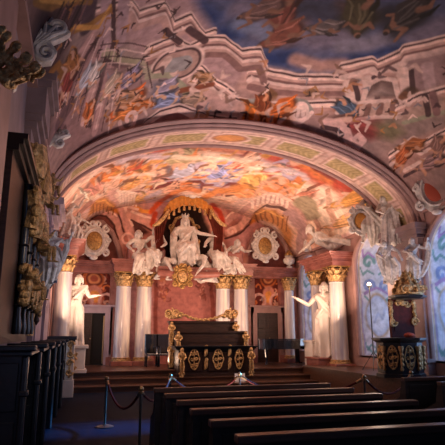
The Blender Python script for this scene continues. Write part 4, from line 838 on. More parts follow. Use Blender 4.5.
for n, (L, sg, lab) in enumerate((([(80, 250), (84, 232), (92, 222), (102, 222), (112, 232), (118, 246), (122, 262)], 1, 'left'), ([(248, 252), (252, 240), (258, 231), (268, 228), (279, 234), (286, 246), (290, 262)], 1, 'right'))):
    P = [tuple(atY(a, b, 20.82)) for a, b in L]; fine = []
    for i in range(len(P)-1):
        for k in range(6): t = k/6; fine.append(tuple(P[i][q]*(1-t)+P[i+1][q]*t for q in range(3)))
    fine.append(P[-1]); mb = MB(); mb.tube(fine, .10, 8); mb.tube([(x, y-.06, z-.15) for x, y, z in fine], .05, 6)
    struct('trim_%d' % (20+n), mb, 'pink_plaster', label='arched moulding round the %s cartouche' % lab, smooth=True)
a = atY(289, 258, 20.62); a[2] = 4.525; t = thing('urn', 'pale stucco urn on the cornice beside the right cartouche', 'urn', tuple(a))
b = MB(); b.lathe([(.14, 0), (.15, .04), (.06, .08), (.07, .12), (.22, .2), (.27, .32), (.24, .42), (.15, .46), (.2, .5), (.19, .53)], n=20); b.build('bowl', 'stucco', t, smooth=True)
b = MB(); [b.ell((.11*math.cos(q*1.26), .11*math.sin(q*1.26), .58+.03*(q % 2)), .09, 8, 6) for q in range(5)]; b.ell((0, 0, .7), .1, 8, 6); b.build('fruit', 'gilt_dark', t, smooth=True)
# ------------------------------------------------------------------ throne: canopy, seat, carved ledge
CY = 19.9
t = thing('throne_canopy', 'ochre and red draped canopy with tasselled valance above the throne', 'canopy', tuple(atY(184, 233, CY)))
def loc(px, py, dy=0): w = atY(px, py, CY); o = t.location; return Vector((w[0]-o[0], dy, w[2]-o[2]))
def cloth(name, rows, m, thick=.03, folds=10, amp=.05):   # rows: list of polylines (px,py) of equal length; pleated
    N = 60; rings = []
    for k, L in enumerate(rows):
        P = [loc(*q) for q in L]; row = []
        for i in range(N+1):
            f = i/N*(len(P)-1); a = min(int(f), len(P)-2); w = P[a].lerp(P[a+1], f-a); w.y += amp*math.sin(folds*2*PI*i/N)-.12*k/len(rows); row.append(w)
        rings.append([tuple(p) for p in row]+[tuple(p+Vector((0, thick, 0))) for p in reversed(row)])
    b = MB(); b.loft(rings); return b
vb = cloth('valance', [[(164, 209), (170, 201), (180, 196), (193, 195), (204, 200), (212, 207)], [(163, 213), (170, 205), (181, 200), (193, 200), (204, 204), (214, 212)], [(166, 218), (172, 211), (182, 206), (193, 206), (203, 210), (211, 217)]], 'ochre_cloth', .05, 9, .05)
v = vb.build('valance', 'ochre_cloth', t, smooth=True)
for i in range(9):
    f = i/8; px = 168+f*41; py = 219-11*math.sin(PI*(f*.9+.05)); q = loc(px, py-2, -.2); b = MB(); b.lathe([(.0, -.22), (.06, -.2), (.05, -.06), (.03, -.03), (.055, 0), (.0, .05)], tuple(q), 8); b.build('tassel', 'gilt', v, smooth=True)
for sg in (-1, 1):
    mx = lambda x: 188+sg*(188-x)*-1 if sg > 0 else x
    X = lambda x: x if sg < 0 else 377-x
    cb = cloth('curtain', [[(X(172), 206), (X(164), 212)], [(X(170), 214), (X(158), 220)], [(X(166), 224), (X(154), 229)], [(X(163), 236), (X(155), 242)], [(X(164), 250), (X(157), 254)]], 'red_cloth', .05, 5, .09); cu = cb.build('curtain', 'red_cloth', t, smooth=True)
    b = MB(); b.tube([loc(X(168), 211, -.22), loc(X(163), 219, -.26), loc(X(157), 225, -.24), loc(X(152), 227, -.2)], [.05, .08, .09, .05], 8); b.build('gold_hem', 'gilt', cu, smooth=True)
b = MB(); q = loc(192, 196, -.12); b.ell(q, (.2, .1, .14), 12, 8); b.spiral(q+Vector((-.22, 0, 0)), .14, 1.2, .05); b.spiral(q+Vector((.22, 0, 0)), .14, 1.2, .05, 'y', -1, PI); b.ell(q+Vector((0, 0, .16)), .09, 8, 6); b.build('crest', 'stucco', t, smooth=True)
a = atY(184, 268, 20.5); t = thing('throne', 'gilded high-backed throne behind the enthroned figure', 'throne', tuple(a))
b = MB(); b.bbox(-.5, .5, -.2, .3, 0, .75, .04); b.build('seat', 'gilt_dark', t)
b = MB(); b.prism([(-.48, .7), (.48, .7), (.5, 1.7), (.34, 2.1), (0, 2.25), (-.34, 2.1), (-.5, 1.7)], .2, .32); b.build('backrest', 'velvet_deep', t)
b = MB(); b.tube([(-.48, .18, .7), (-.52, .18, 1.7), (-.34, .18, 2.12), (0, .18, 2.28), (.34, .18, 2.12), (.52, .18, 1.7), (.48, .18, .7)], .07, 8)
for s_ in (-1, 1): b.spiral((s_*.52, .15, 1.75), .16, 1.3, .05, 'y', s_)
b.build('back_frame', 'gilt', t, smooth=True)
for s_ in (-1, 1): b = MB(); b.tube([(s_*.5, .2, 1.1), (s_*.52, -.2, 1.1), (s_*.52, -.32, 1.0), (s_*.5, -.28, .4)], .07, 8); b.ell((s_*.52, -.28, 1.1), .1, 10, 8); b.build('armrest', 'gilt', t, smooth=True)
# carved ornament hanging under the throne ledge and the statue bases
for px, lab in ((145, 'stone drum seat under the figures left of the throne'), (224, 'stone drum seat under the figures right of the throne')):
    a = atY(px, 277, 20.45); w = MB(); w.bbox(-.75, .75, -.4, .4, 0, .5, .06); o = w.build('figure_bench', 'pink_marble', loc=(a[0], a[1], 4.52)); tag(o, lab, 'bench seat')
# ------------------------------------------------------------------ statue pedestals and parapets
x, y, z = tall_right; b = MB(); b.bbox(-.55, .55, -.5, .5, 0, z-ZF-.06, .02); b.bbox(-.6, .6, -.55, .55, z-ZF-.06, z-ZF, .015)
tag(b.build('statue_plinth', 'pink_marble', loc=(x, y, ZF)), 'low pink stone block under the bearded statue at right', 'plinth')
b = MB(); b.bbox(-.16, .16, -.35, .35, 0, .86, .02); b.bbox(-.2, .2, -.39, .39, .86, .95, .02); xx = atY(318, 345, 17.6)[0]
tag(b.build('parapet_block', 'marble_white', loc=(xx-.1, 17.9, ZF)), 'white parapet block between the piano and the bearded statue', 'parapet')
x, y, z = tall_left; t = thing('statue_pedestal', 'tall pedestal with gilded scroll front under the left statue', 'pedestal', (x, y, ZF))
b = MB(); b.bbox(-.42, .42, -.3, .3, 0, .12, .02); b.bbox(-.36, .36, -.26, .26, .12, z-ZF-.1, .02); b.bbox(-.44, .44, -.32, .32, z-ZF-.1, z-ZF, .02); b.build('pedestal_block', 'marble_white', t)
b = MB()
for k in range(3): b.spiral((0, -.3, .2+.2*k), .1, 1.3, .035, 'y', 1 if k % 2 else -1); 
b.tube([(0, -.29, .1), (0, -.3, .75)], .04, 6); b.build('scroll_ornament', 'gilt', t, smooth=True)
# ------------------------------------------------------------------ great dark desk with gilded carving
YD, ZD = 16.42, .32
dl, dr = atY(177, 376, YD)[0], atY(254, 376, YD)[0]; dz = lambda y, Y=YD: atY(215, y, Y)[2]-ZD
DW = (dr-dl)/2; DXC = (dl+dr)/2; DH = dz(346)
desk = thing('lecture_desk', 'great dark tiered desk with gilded ornaments in the middle of the podium', 'desk', (DXC, YD, ZD))
def herm(h):                            # gilded carved bracket figure
    b = MB(); b.lathe([(.07, 0), (.075, .04), (.05, .07), (.04, h*.3), (.065, h*.55), (.05, h*.62), (.07, h*.66)], n=12); b.ell((0, -.01, h*.76), (.085, .075, .13*h), 12, 8); b.ell((0, -.02, h*.91), (.06, .065, .075*h), 12, 8); b.ell((0, -.085, h*.90), .018, 6, 5)
    for s_ in (-1, 1): b.spiral((s_*.07, -.03, h*.68), .07, 1.2, .03, 'y', s_, PI/2); b.spiral((s_*.05, -.04, .1), .07, 1.2, .03, 'y', -s_, -PI/2); b.tube([(s_*.08, -.02, h*.8), (s_*.12, -.05, h*.66), (s_*.04, -.09, h*.58)], .028, 7); b.tube([(s_*.03, -.06, h*.55), (s_*.06, -.07, h*.35), (s_*.04, -.06, h*.15)], .025, 6)
    return b
def filigree(w, h, n=3):                # pierced oval strapwork
    b = MB(); b.tube([(w*math.cos(a)*(1+.10*math.cos(6*a)), 0, h*math.sin(a)*(1+.06*math.cos(4*a))) for a in [2*PI*i/40 for i in range(41)]], .02, 6)
    for sx in (-1, 1):
        for k in range(n): b.spiral((sx*w*.42, 0, (k-(n-1)/2)*h*.6), w*.36, 1.3, .02, 'y', sx, 0, 18)
    b.tube([(0, 0, -h), (0, 0, h)], .018, 6)
    for z in (-h*.6, 0, h*.6): b.ell((0, -.01, z), (.04, .025, .05), 8, 6)
    return b
b = MB(); b.box(-DW, DW, 0, .62, 0, .09); b.box(-DW+.04, DW-.04, .02, .62, .09, DH-.1)
for x0, x1 in ((-.93, -.36), (-.22, .34), (.48, .93)):
    b.bbox(x0*DW, x1*DW, -.01, .05, .16, DH-.2, .02)
b.build('front_panel', 'dark_wood', desk)
b = MB()
for z0, z1, e in ((DH-.13, DH-.09, .03), (DH-.09, DH-.04, .07), (DH-.04, DH, .12)): b.box(-DW-e, DW+e, -e, .66, z0, z1)
b.build('desk_top', 'black_wood', desk)
for px in (194, 218, 239): b = filigree(.165 if px < 238 else .13, .30); b.build('oval_ornament', 'gilt', desk, (atY(px, 358, YD)[0]-DXC, -.03, dz(359)), smooth=True)
for px in (206, 229.5):
    for py in (351, 364): b = MB(); b.ell((0, 0, 0), (.06, .03, .15), 10, 8); b.tube([(-.05, -.02, -.16), (0, -.03, .0), (.05, -.02, .16)], .025, 6); b.spiral((0, -.02, .14), .05, 1.2, .02); b.build('slim_ornament', 'gilt', desk, (atY(px, py, YD)[0]-DXC, -.02, dz(py)), smooth=True)
for px in (181.5, 251): herm(dz(346)*.97).build('herm_bracket', 'gilt', desk, (atY(px, 376, YD-.1)[0]-DXC, -.12, .0), smooth=True)
def tier(n, pl, pr, y0, y1, Y, name):
    x0, x1 = atY(pl, y1, Y)[0]-DXC, atY(pr, y1, Y)[0]-DXC; z1 = atY(200, y0, Y)[2]-ZD; y = Y-YD
    b = MB(); b.box(x0, x1, y, y+.3, .0 if Y < YE else ZF-ZD+.01, z1-.05); b.box(x0-.04, x1+.04, y-.05, y+.34, z1-.06, z1); b.box(x0+.12, x1-.12, y-.02, y, z1-.38, z1-.12); o = b.build(name, 'dark_wood', desk); return o, x0, x1, z1, y
_, a0, a1, za, ya = tier(1, 176, 246, 331, 343, 17.0, 'middle_tier')
_, b0, b1, zb, yb = tier(2, 170, 236, 321, 331, 17.55, 'upper_tier')
for x, y, z, h in ((a0+.06, ya-.08, za-.72, .72), (a1-.04, ya-.08, za-.62, .62), (b0+.04, yb-.08, zb-1.55, .85), (b0+.04, yb-.08, zb-.72, .7), (b1-.04, yb-.08, zb-.62, .6)): herm(h).build('tier_bracket', 'gilt', desk, (x, y, z), smooth=True)
for px, sg in ((172, 1), (231, -1)):
    b = MB(); c = atY(px, 315, 17.6)-np.array([DXC, YD, ZD])
    for k in range(6): a = k*1.1; b.ell((.16*math.cos(a), .03*math.sin(k), .07*math.sin(a)), (.1, .06, .08), 8, 6)
    b.spiral((-.14, -.04, .05), .13, 1.3, .045); b.spiral((.14, -.04, .05), .13, 1.3, .045, 'y', -1, PI); b.tube([(0, 0, -.12), (.05*sg, -.03, .1), (0, 0, .26)], [.07, .05, .02], 8); b.ell((sg*.26, 0, -.03), (.12, .06, .09), 8, 6)
    b.build('crest_carving', 'gilt', desk, tuple(c), smooth=True)
g0, g1 = atY(180, 313, 17.58)-np.array([DXC, YD, ZD]), atY(226, 314, 17.58)-np.array([DXC, YD, ZD]); b = MB()
for i in range(27):
    t = i/26; q = g0*(1-t)+g1*t; q[2] -= .22*math.sin(PI*t)-.02*math.sin(i*2.3); b.ell(tuple(q), (.05+.014*(i % 3), .045, .045), 8, 6)
b.build('garland', 'gilt', desk, smooth=True)
# white notice on the step
a = atY(239, 381, 16.2); b = MB(); b.prism([(-.17, 0), (.17, 0), (.17, .26), (-.17, .26)], 0, .012); b.prism([(-.15, .02), (.15, .02), (.15, .03), (-.15, .03)], -.002, .0)
tag(b.build('notice_sheet', 'paper', loc=(a[0], 15.72+.35, .165), rot=(-.12, 0, 0)), 'small blank white notice propped on the step before the great desk', 'notice')
# dark armchairs left of the desk
for px, lab in ((152, 'dark high-backed armchair standing nearest the left columns'), (163, 'dark high-backed armchair standing nearest the great desk')):
    x = atY(px, 362, 19.3)[0]; t = thing('armchair', lab, 'chair', (x, 19.3, ZF), 0, 'dark armchairs behind the desk')
    b = MB(); b.bbox(-.26, .26, -.24, .26, .40, .48, .03); b.build('seat', 'lacquer', t); b = MB(); b.bbox(-.26, .26, .20, .28, .48, 1.18, .03); b.build('backrest', 'lacquer', t)
    for sx in (-1, 1):
        for sy in (-1, 1): b = MB(); b.bbox(sx*.23-.025, sx*.23+.025, sy*.2-.025, sy*.2+.025, 0, .41, .006); b.build('leg', 'lacquer', t)
        b = MB(); b.tube([(sx*.26, .22, .7), (sx*.27, -.18, .7), (sx*.26, -.22, .45)], .025, 8); b.build('armrest', 'lacquer', t)
# ------------------------------------------------------------------ grand piano
x0, x1 = atY(258, 360, 18.9)[0], atY(301, 360, 18.9)[0]; PW = x1-x0
t = thing('grand_piano', 'black grand piano with closed lid standing before the right doorway', 'piano', ((x0+x1)/2, 18.9, ZF))
k = PW/2; outl = [(k, -.72), (k, .74), (.25*k, .74), (-.15*k, .66), (-.45*k, .40), (-.75*k, .22), (-.95*k, .02), (-k, -.25), (-.95*k, -.52), (-.75*k, -.68), (-.5*k, -.72)]
sm = []
for i in range(len(outl)):
    p0, p1 = outl[i], outl[(i+1) % len(outl)]; q = .25; sm += [(p0[0]*(1-q)+p1[0]*q, p0[1]*(1-q)+p1[1]*q), (p0[0]*q+p1[0]*(1-q), p0[1]*q+p1[1]*(1-q))]
b = MB(); b.prism(sm, .62, .95, 'z'); b.build('case', 'lacquer', t); b = MB(); b.prism([(x*1.02, y*1.02) for x, y in sm], .96, 1.0, 'z'); b.build('lid', 'lacquer', t)
b = MB(); b.bbox(k-.02, k+.30, -.70, .70, .60, .70, .015); b.bbox(k-.02, k+.28, -.72, -.64, .60, .86, .015); b.bbox(k-.02, k+.28, .64, .72, .60, .86, .015); kb = b.build('key_bed', 'lacquer', t)
b = MB(); [b.box(k+.10, k+.26, -.62+i*.024, -.62+i*.024+.022, .70, .722) for i in range(52)]; b.build('white_keys', 'ivory', kb)
b = MB(); [b.box(k+.10, k+.19, -.62+i*.024+.016, -.62+i*.024+.03, .72, .735) for i in range(51) if i % 7 not in (2, 6)]; b.build('black_keys', 'lacquer', kb)
for x, y in ((k+.08, -.6), (k+.08, .6), (-.72*k, -.25)): b = MB(); b.lathe([(.06, .04), (.045, .1), (.06, .35), (.085, .55), (.09, .63)], (x, y, 0), 12); lg = b.build('leg', 'lacquer', t, smooth=True); b = MB(); b.lathe([(.02, 0), (.035, .01), (.035, .04), (.02, .05)], (x, y, 0), 10); b.build('caster', 'brass', lg)
b = MB(); b.box(k-.14, k-.10, -.1, .1, .1, .62); b.box(k-.16, k-.02, -.14, .14, .06, .12); b.build('pedal_lyre', 'lacquer', t)
xs = atY(307, 360, 18.6)[0]
t = thing('piano_stool', 'black padded piano stool at the keyboard end of the grand piano', 'stool', (max(xs, x1+.55), 18.7, ZF))
b = MB(); b.bbox(-.2, .2, -.36, .36, .44, .54, .03); b.build('seat', 'lacquer', t)
for sx in (-1, 1):
    for sy in (-1, 1): b = MB(); b.tube([(sx*.15, sy*.3, .45), (sx*.18, sy*.33, 0)], [.03, .02], 8); b.build('leg', 'lacquer', t)
# ------------------------------------------------------------------ pulpit on the side platform
PX, PY, PZ = 8.68, 11.75, .585
PX = atY(400.5, 365, PY)[0]; BX = .46
t = thing('pulpit', 'dark pulpit with gilded panels and pointed gilded canopy against the right pier', 'pulpit', (PX, PY, PZ), 0)
ph = lambda y: atY(401, y, PY)[2]-PZ
oct_ = lambda r, z: [(r*math.cos(PI/8+i*PI/4-.1), r*.9*math.sin(PI/8+i*PI/4-.1), z) for i in range(8)]
R_ = .60; zd = ph(339)
b = MB(); b.loft([oct_(R_*1.05, 0), oct_(R_*1.05, .08), oct_(R_*.98, .1), oct_(R_*.98, zd-.08)]); b.build('drum', 'ink_wood', t)
b = MB(); b.loft([oct_(R_*.98, zd-.09), oct_(R_*1.08, zd-.05), oct_(R_*1.16, zd-.02), oct_(R_*1.18, zd+.03), oct_(R_*1.0, zd+.04)]); b.build('drum_rim', 'black_wood', t)
for i in range(8):
    a = PI/4*i-.1-PI/2; rr = R_*.98*math.cos(PI/8)
    if math.sin(a) > .5: continue
    f = filigree(.13, .27, 3); f.build('panel_ornament', 'gilt', t, (rr*math.cos(a)*1.01, rr*.9*math.sin(a)*1.01, zd*.5+.02), (0, 0, a+PI/2), smooth=True)
    a2 = a+PI/8; b = MB(); b.lathe([(.03, -.3), (.045, -.26), (.03, -.2), (.035, .1), (.05, .2), (.07, .26), (.06, .3)], n=10); [b.ell((0, -.03, -.15+.12*q), (.04, .035, .05), 8, 6) for q in range(3)]
    b.build('corner_pilaster', 'gilt', t, (R_*1.0*math.cos(a2), R_*.9*math.sin(a2), zd*.5), smooth=True)
zb0, zb1 = zd-.1, ph(298)
bp = MB(); bw = .36; bp.box(-bw, bw, .42, .52, zb0, zb1); bp.box(-bw+.08, bw-.08, .40, .42, zb0+.3, zb1-.12); bk_ = bp.build('back_panel', 'velvet_deep', t, (BX, 0, 0))
b = MB()
for sx in (-1, 1):
    for q in range(6): b.ell((sx*(bw-.0+.02*(q % 2)), .38, zb1-.1-.11*q), (.07-.006*q, .05, .08), 8, 6)
    b.spiral((sx*bw*.95, .36, zb1-.62), .12, 1.3, .04, 'y', sx)
    b.spiral((sx*.14, .37, zb1-.12), .1, 1.3, .035, 'y', -sx)
b.ell((0, .37, zb1-.1), (.1, .05, .09), 8, 6); b.build('side_carving', 'gilt', bk_, smooth=True)
b = MB(); b.loft([oct_(.40, zb1-.02), oct_(.50, zb1+.03), oct_(.52, zb1+.07), oct_(.44, zb1+.09)]); cn = b.build('canopy_board', 'black_wood', t, (BX, .12, 0))
zt = ph(272); hh = zt-zb1-.08; b = MB(); b.lathe([(.40, 0), (.41, .06), (.33, .1), (.30, hh*.3), (.20, hh*.6), (.12, hh*.8), (.05, hh*.95), (.02, hh)], (0, 0, 0), 16)
for q in range(5):
    z = .08+q*hh*.18; r = .36*(1-q*.18); n_ = 9-q
    for i in range(n_): a = 2*PI*i/n_+q*.4; b.ell((r*math.cos(a), r*math.sin(a), z+.05), (.06, .06, .08), 8, 6)
for i in range(5): b.spiral((.3*math.cos(2*PI*i/5-PI/2), -.3, .14), .12, 1.3, .035)
b.ell((0, 0, hh+.04), .05, 8, 6); b.build('canopy_spire', 'gilt', cn, (0, 0, zb1+.08), smooth=True)
a = MB(); a.ell((0, 0, .06), (.15, .12, .07), 14, 8); tag(a.build('book_cushion', 'cushion', loc=(PX+.12, PY-.30, PZ+zd+.035), smooth=True), 'small red-brown cushion lying on the rim of the pulpit', 'cushion')
b = MB(); b.lathe([(.0, .0), (.06, 0), (.08, .06), (.05, .14), (.06, .2), (.03, .22)], n=12); q = atY(379, 366, 11.95)
# lamp on a tall thin stand before the window niche
lx, ly = atX(372, 330, 8.75)[0], atX(372, 330, 8.75)[1]; ls = thing('lamp_stand', 'tall thin lamp stand with a small lit bulb before the right window niche', 'lamp', (lx, ly, .585)); lh = atY(371.5, 288, ly)[2]-.585
b = MB(); b.tube([(0, 0, .3), (0, 0, lh)], .02, 8); b.build('pole', 'steel', ls)
for q in range(3): a = 2*PI*q/3-2.2; b = MB(); b.tube([(0, 0, .55), (.42*math.cos(a), .42*math.sin(a), .012)], .013, 6); b.build('leg', 'steel', ls)
b = MB(); b.lathe([(.02, 0), (.06, .03), (.075, .08)], n=12); b.build('bulb_holder', 'steel', ls, (0, 0, lh)); b = MB(); b.ell((0, 0, lh+.1), (.06, .06, .075), 12, 8); b.build('bulb', 'lamp_flame', ls)
# ------------------------------------------------------------------ stanchions and ropes
ST = [(.61, 9.98, 'slim metal stanchion alone on the open floor at left, far from the benches'), (1.0, 7.98, 'slim metal stanchion at the near left corner of the front bench'), (1.86, 10.3, 'slim metal stanchion beyond the left end of the front bench, before the desk'), (3.3, 10.3, 'slim metal stanchion in front of the white notice by the desk'), (5.4, 9.0, 'slim metal stanchion in the aisle between the two blocks of benches'), (7.0, 9.75, 'slim metal stanchion at the foot of the pulpit platform')]
tops = []
for i, (x, y, lab) in enumerate(ST):
    if i == 0:
        s0 = thing('stanchion', lab, 'stanchion', (x, y, 0), 0, 'rope barrier stanchions', .92)
        b = MB(); b.lathe([(.17, 0), (.175, .012), (.15, .025), (.05, .04), (.03, .06)], n=24); b.build('base', 'steel', s0, smooth=True)
        b = MB(); b.tube([(0, 0, .05), (0, 0, .86)], .022, 12); b.build('post', 'steel', s0, smooth=True)
        b = MB(); b.lathe([(.024, .84), (.045, .85), (.045, .88), (.03, .885), (.045, .92), (.03, .955), (.005, .965)], n=16); b.build('finial', 'brass', s0, smooth=True)
    else:
        s = copy_tree(s0); s.location = (x, y, 0); s['label'] = lab
for (i, k, lab, sag) in ((0, 1, 'red velvet rope hanging over the open floor at left', .34), (1, 2, 'red velvet rope running away past the left end of the front bench', .25), (2, 3, 'red velvet rope behind the front bench before the desk', .3), (3, 4, 'red velvet rope drooping to the left side of the aisle stanchion', .34), (4, 5, 'red velvet rope drooping to the right side of the aisle stanchion', .32)):
    a, c = Vector((ST[i][0], ST[i][1], .795)), Vector((ST[k][0], ST[k][1], .795)); d = (c-a).normalized()*.05; a += d; c -= d; P = []
    for q in range(25): f = q/24; w = a.lerp(c, f); w.z -= sag*4*f*(1-f); P.append(tuple(w))
    o = thing('barrier_rope', lab, 'rope', tuple(a), 0, 'red barrier ropes'); b = MB(); b.tube([tuple(Vector(p)-a) for p in P], .02, 8); b.build('velvet_cord', 'velvet', o, smooth=True)
    for e0, e1 in (((0, 0, 0), tuple(Vector(P[1])-a)), (tuple(Vector(P[-2])-a), tuple(c-a))): b = MB(); b.tube([e0, e1], .026, 8); b.build('end_hook', 'brass', o, smooth=True)
# ------------------------------------------------------------------ benches
def bench(label, x0, x1, y, group):
    L = x1-x0; t = thing('bench', label, 'bench', (x0, y, 0), 0, group)
    b = MB(); b.box(.03, L-.03, 0, .03, .12, .84); n = max(2, int(L/.65))
    for i in range(n): b.bbox(.03+(L-.06)*i/n+.06, .03+(L-.06)*(i+1)/n-.06, -.012, .01, .2, .78, .01)
    b.build('back_panel', 'bench_wood', t)
    b = MB(); b.bbox(-.02, L+.02, -.045, .075, .84, .90, .012); b.build('top_rail', 'bench_wood_lit', t)
    b = MB(); b.bbox(.03, L-.03, .03, .42, .40, .44, .008); b.build('seat', 'bench_wood', t)
    for x in (0, L-.05):
        b = MB(); b.prism([(-.03, 0), (.44, 0), (.44, .12), (.40, .45), (.16, .56), (.08, .84), (-.03, .84)], x, x+.05, 'x'); b.build('end_panel', 'bench_wood', t)
    return t
names = ['front bench of the middle block, nearest the podium', 'second bench back from the podium in the middle block', 'third bench back from the podium in the middle block', 'fourth bench back from the podium in the middle block', 'fifth bench back from the podium in the middle block', 'wide dark bench of the middle block, nearest the bottom of the photo']
for k, (y, x0) in enumerate(((7.5, 1.14), (6.78, 1.17), (6.06, 1.2), (5.34, 1.2), (4.62, 1.22), (3.9, 1.24))): bench(names[k], x0, 3.86, y, 'benches of the middle block')
bench('front dark bench of the block at the right edge, below the pulpit', 5.62, 8.9, 8.05, 'benches of the right block'); bench('second dark bench of the block at the right edge, half hidden', 5.7, 8.9, 7.2, 'benches of the right block')
# ------------------------------------------------------------------ stalls along the left wall
SX = -.33
slab = ['nearest', 'second', 'third', 'fourth', 'fifth', 'farthest']
for k in range(6):
    y = 6.0+1.36*k; SX = -.50+.30*(y-6)/8; W = .42
    t = thing('choir_stall', '%s dark panelled stall of the row along the left wall%s' % (slab[k], ', at the lower left corner' if k == 0 else ', counted from the camera' if k < 5 else ', by the parapet'), 'stall', (SX-W, y, 0), 0, 'panelled stalls along the left wall')
    b = MB(); b.box(0, W-.02, 0, .08, 0, 1.42); b.bbox(.06, W-.06, -.015, .0, .2, .75, .01); b.bbox(.06, W-.06, -.015, .0, .85, 1.35, .01); b.bbox(W-.04, W+.03, -.03, .11, 0, 1.42, .02); b.bbox(W-.05, W+.05, -.04, .12, 1.0, 1.06, .015); b.build('side_panel', 'ink_wood', t)
    b = MB(); b.bbox(0, W+.06, -.05, 1.35, 1.42, 1.47, .012); b.bbox(0, W+.10, -.07, .15, 1.47, 1.53, .015); b.build('cap_rail', 'ink_wood', t)
    b = MB(); b.box(0, W-.12, .08, 1.34, .12, 1.42)
    for q in range(2): b.bbox(W-.125, W-.10, .16+.6*q, .68+.6*q, .25, 1.3, .01)
    b.build('front_panel', 'ink_wood', t)
    b = MB(); b.box(0, W-.04, .08, 1.34, 0, .13); b.build('foot_board', 'dark_wood', t)
# parapet with gilded end post between the stalls and the podium
y = 14.75; t = thing('choir_parapet', 'dark-capped parapet with gilded end post below the left statue', 'parapet', (XL, y, 0)); xe = atY(75, 345, y)[0]-XL
b = MB(); b.box(0, xe-.12, 0, .14, 0, 1.46); b.build('parapet_panel', 'dark_wood', t)
b = MB(); b.bbox(0, xe+.04, -.06, .2, 1.5, 1.6, .015); b.box(0, xe, -.03, .17, 1.44, 1.5); b.build('parapet_cap', 'black_wood', t)
b = MB(); b.bbox(xe-.22, xe, -.02, .16, .45, 1.46, .015); b.bbox(xe-.26, xe+.03, -.05, .19, 0, .45, .015); pp = b.build('end_post', 'marble_white', t)
b = MB(); [b.spiral((xe-.11, -.05, .65+.24*q), .1, 1.3, .035, 'y', 1 if q % 2 else -1) for q in range(4)]; b.tube([(xe-.11, -.04, .5), (xe-.11, -.05, 1.42)], .03, 6); b.build('post_ornament', 'gilt', pp, smooth=True)
# ------------------------------------------------------------------ carving along the left wall
def gilded_swag(mb, c, w, h, seed, n=16):
    R = random.Random(seed)
    mb.tube([(c[0]+.04, c[1], c[2]-h*.5), (c[0]+.07, c[1], c[2]), (c[0]+.04, c[1], c[2]+h*.5)], w*.8, 8)
    for i in range(n):
        z = c[2]+h*(i/(n-1)-.5); mb.ell((c[0]+R.uniform(0, .12), c[1]+R.uniform(-w, w), z), (R.uniform(.04, .09), R.uniform(.05, .1), R.uniform(.05, .1)), 8, 6)
    for i in range(5): mb.spiral((c[0]+.08, c[1]+R.uniform(-w, w)*.6, c[2]+h*R.uniform(-.4, .4)), .1, 1.4, .035, 'x', R.choice((-1, 1)), R.uniform(0, 6))
# near pilaster at the picture's left edge
mb = MB(); mb.box(XL, XL+.07, 3.2, 5.1, 0, 5.1); mb.box(XL, XL+.1, 3.3, 5.0, 0, 4.2); struct('trim_22', mb, 'pink_plaster', label='pink wall strip at the left edge of the photo')
mb = MB(); mb.box(XL, XL+.09, 10.15, 12.0, 0, 4.4); mb.box(XL, XL+.12, 10.3, 11.85, 1.0, 4.2); struct('trim_23', mb, 'lilac_plaster', label='lilac wall strip beside the carved canopy')
# carved dark canopy with gilded figures
t = thing('carved_wall_canopy', 'tall dark carved wood wall canopy with gilded figures at the left edge', 'wall canopy', (XL, 6.7, 1.5))
b = MB(); b.box(0, .10, -1.25, 2.1, .05, 2.15)
for q in range(3): b.bbox(.10, .13, .06+.68*q, .66+.68*q, .3, 1.9, .015)
b.build('back_board', 'dark_wood', t)
b = MB()
for z0, z1, e in ((2.05, 2.12, .16), (2.12, 2.18, .2), (2.18, 2.24, .24)): b.box(0, e, -1.28, 2.13, z0, z1)
b.build('canopy_cornice', 'black_wood', t)
for q in range(4):
    b = MB(); b.lathe([(.05, .15), (.06, .25), (.035, .4), (.045, .9), (.055, 1.5), (.05, 1.7), (.07, 1.8), (.07, 2.05)], (.15, .06+.66*q, 0), 12); [b.torus((.15, .06+.66*q, z), .052, .02, 12, 6, 'z') for z in (.5, .75, 1.0, 1.25, 1.5)]; cl = b.build('twisted_column', 'black_wood', t, smooth=True)
    for zz, ww, hh_, nn in ((1.72, .12, .5, 10), (.75, .08, .4, 6)):
        b = MB(); gilded_swag(b, (.17, .06+.66*q, zz), ww, hh_, q+int(zz*10), nn); b.build('gilded_swag', 'gilt', cl, smooth=True)
for q, yy in enumerate((.35, 1.05, 1.75)):
    b = MB(); gilded_swag(b, (.1, yy, .1), .22, .42, 20+q, 14); b.tube([(.12, yy-.25, -.1), (.16, yy, .25), (.12, yy+.25, -.1)], .045, 7); b.build('gilded_cresting', 'gilt_dark' if q % 2 else 'gilt', t, (0, 0, 2.36), smooth=True)
# gilded cherub figures above the canopy
for q, (px, py0, py1, Y, lab) in enumerate(((34, 196, 172, 9.0, 'small gilded cherub at the top of the carved wall canopy'), (29, 215, 190, 8.7, 'gilded cherub below another on the edge of the carved wall canopy'), (18, 262, 225, 7.6, 'larger gilded cherub sitting midway down the carved wall canopy'), (12, 300, 268, 6.9, 'gilded cherub lowest on the carved wall canopy, above the stalls'))):
    a, h = rise(py0, py1, px, Y); a[0] = max(a[0], XL+.30)
    statue('cherub', lab, 'cherub', J(SEAT, ell=(.4, -.1, 1.0), hal=(.5, -.2, 1.2), elr=(-.36, -.1, .9)), a, h/1.34, .6+.3*q, 'gilt', vox=.024, seed=60+q, bulk=1.3, robe=None, look=.4)
# framed portrait with blue and gold edge
t = thing('framed_portrait', 'tall dark picture in a blue and gold frame beside the carved canopy', 'picture', (XL, 8.95, 1.62))
b = MB(); b.box(0, .05, .08, 1.0, .08, 2.0); b.build('canvas', 'dusk_plaster', t)
b = MB(); [b.bbox(.0, .12, y0, y1, z0, z1, .02) for y0, y1, z0, z1 in ((0, .1, 0, 2.1), (1.0, 1.1, 0, 2.1), (.1, 1.0, 0, .1), (.1, 1.0, 2.0, 2.1))]; fr_ = b.build('frame', 'gilt', t)
b = MB(); [b.box(.1, .13, y0, y1, .02, 2.08) for y0, y1 in ((.035, .065), (1.035, 1.065))]; b.build('frame_inlay', 'blue_case', fr_)
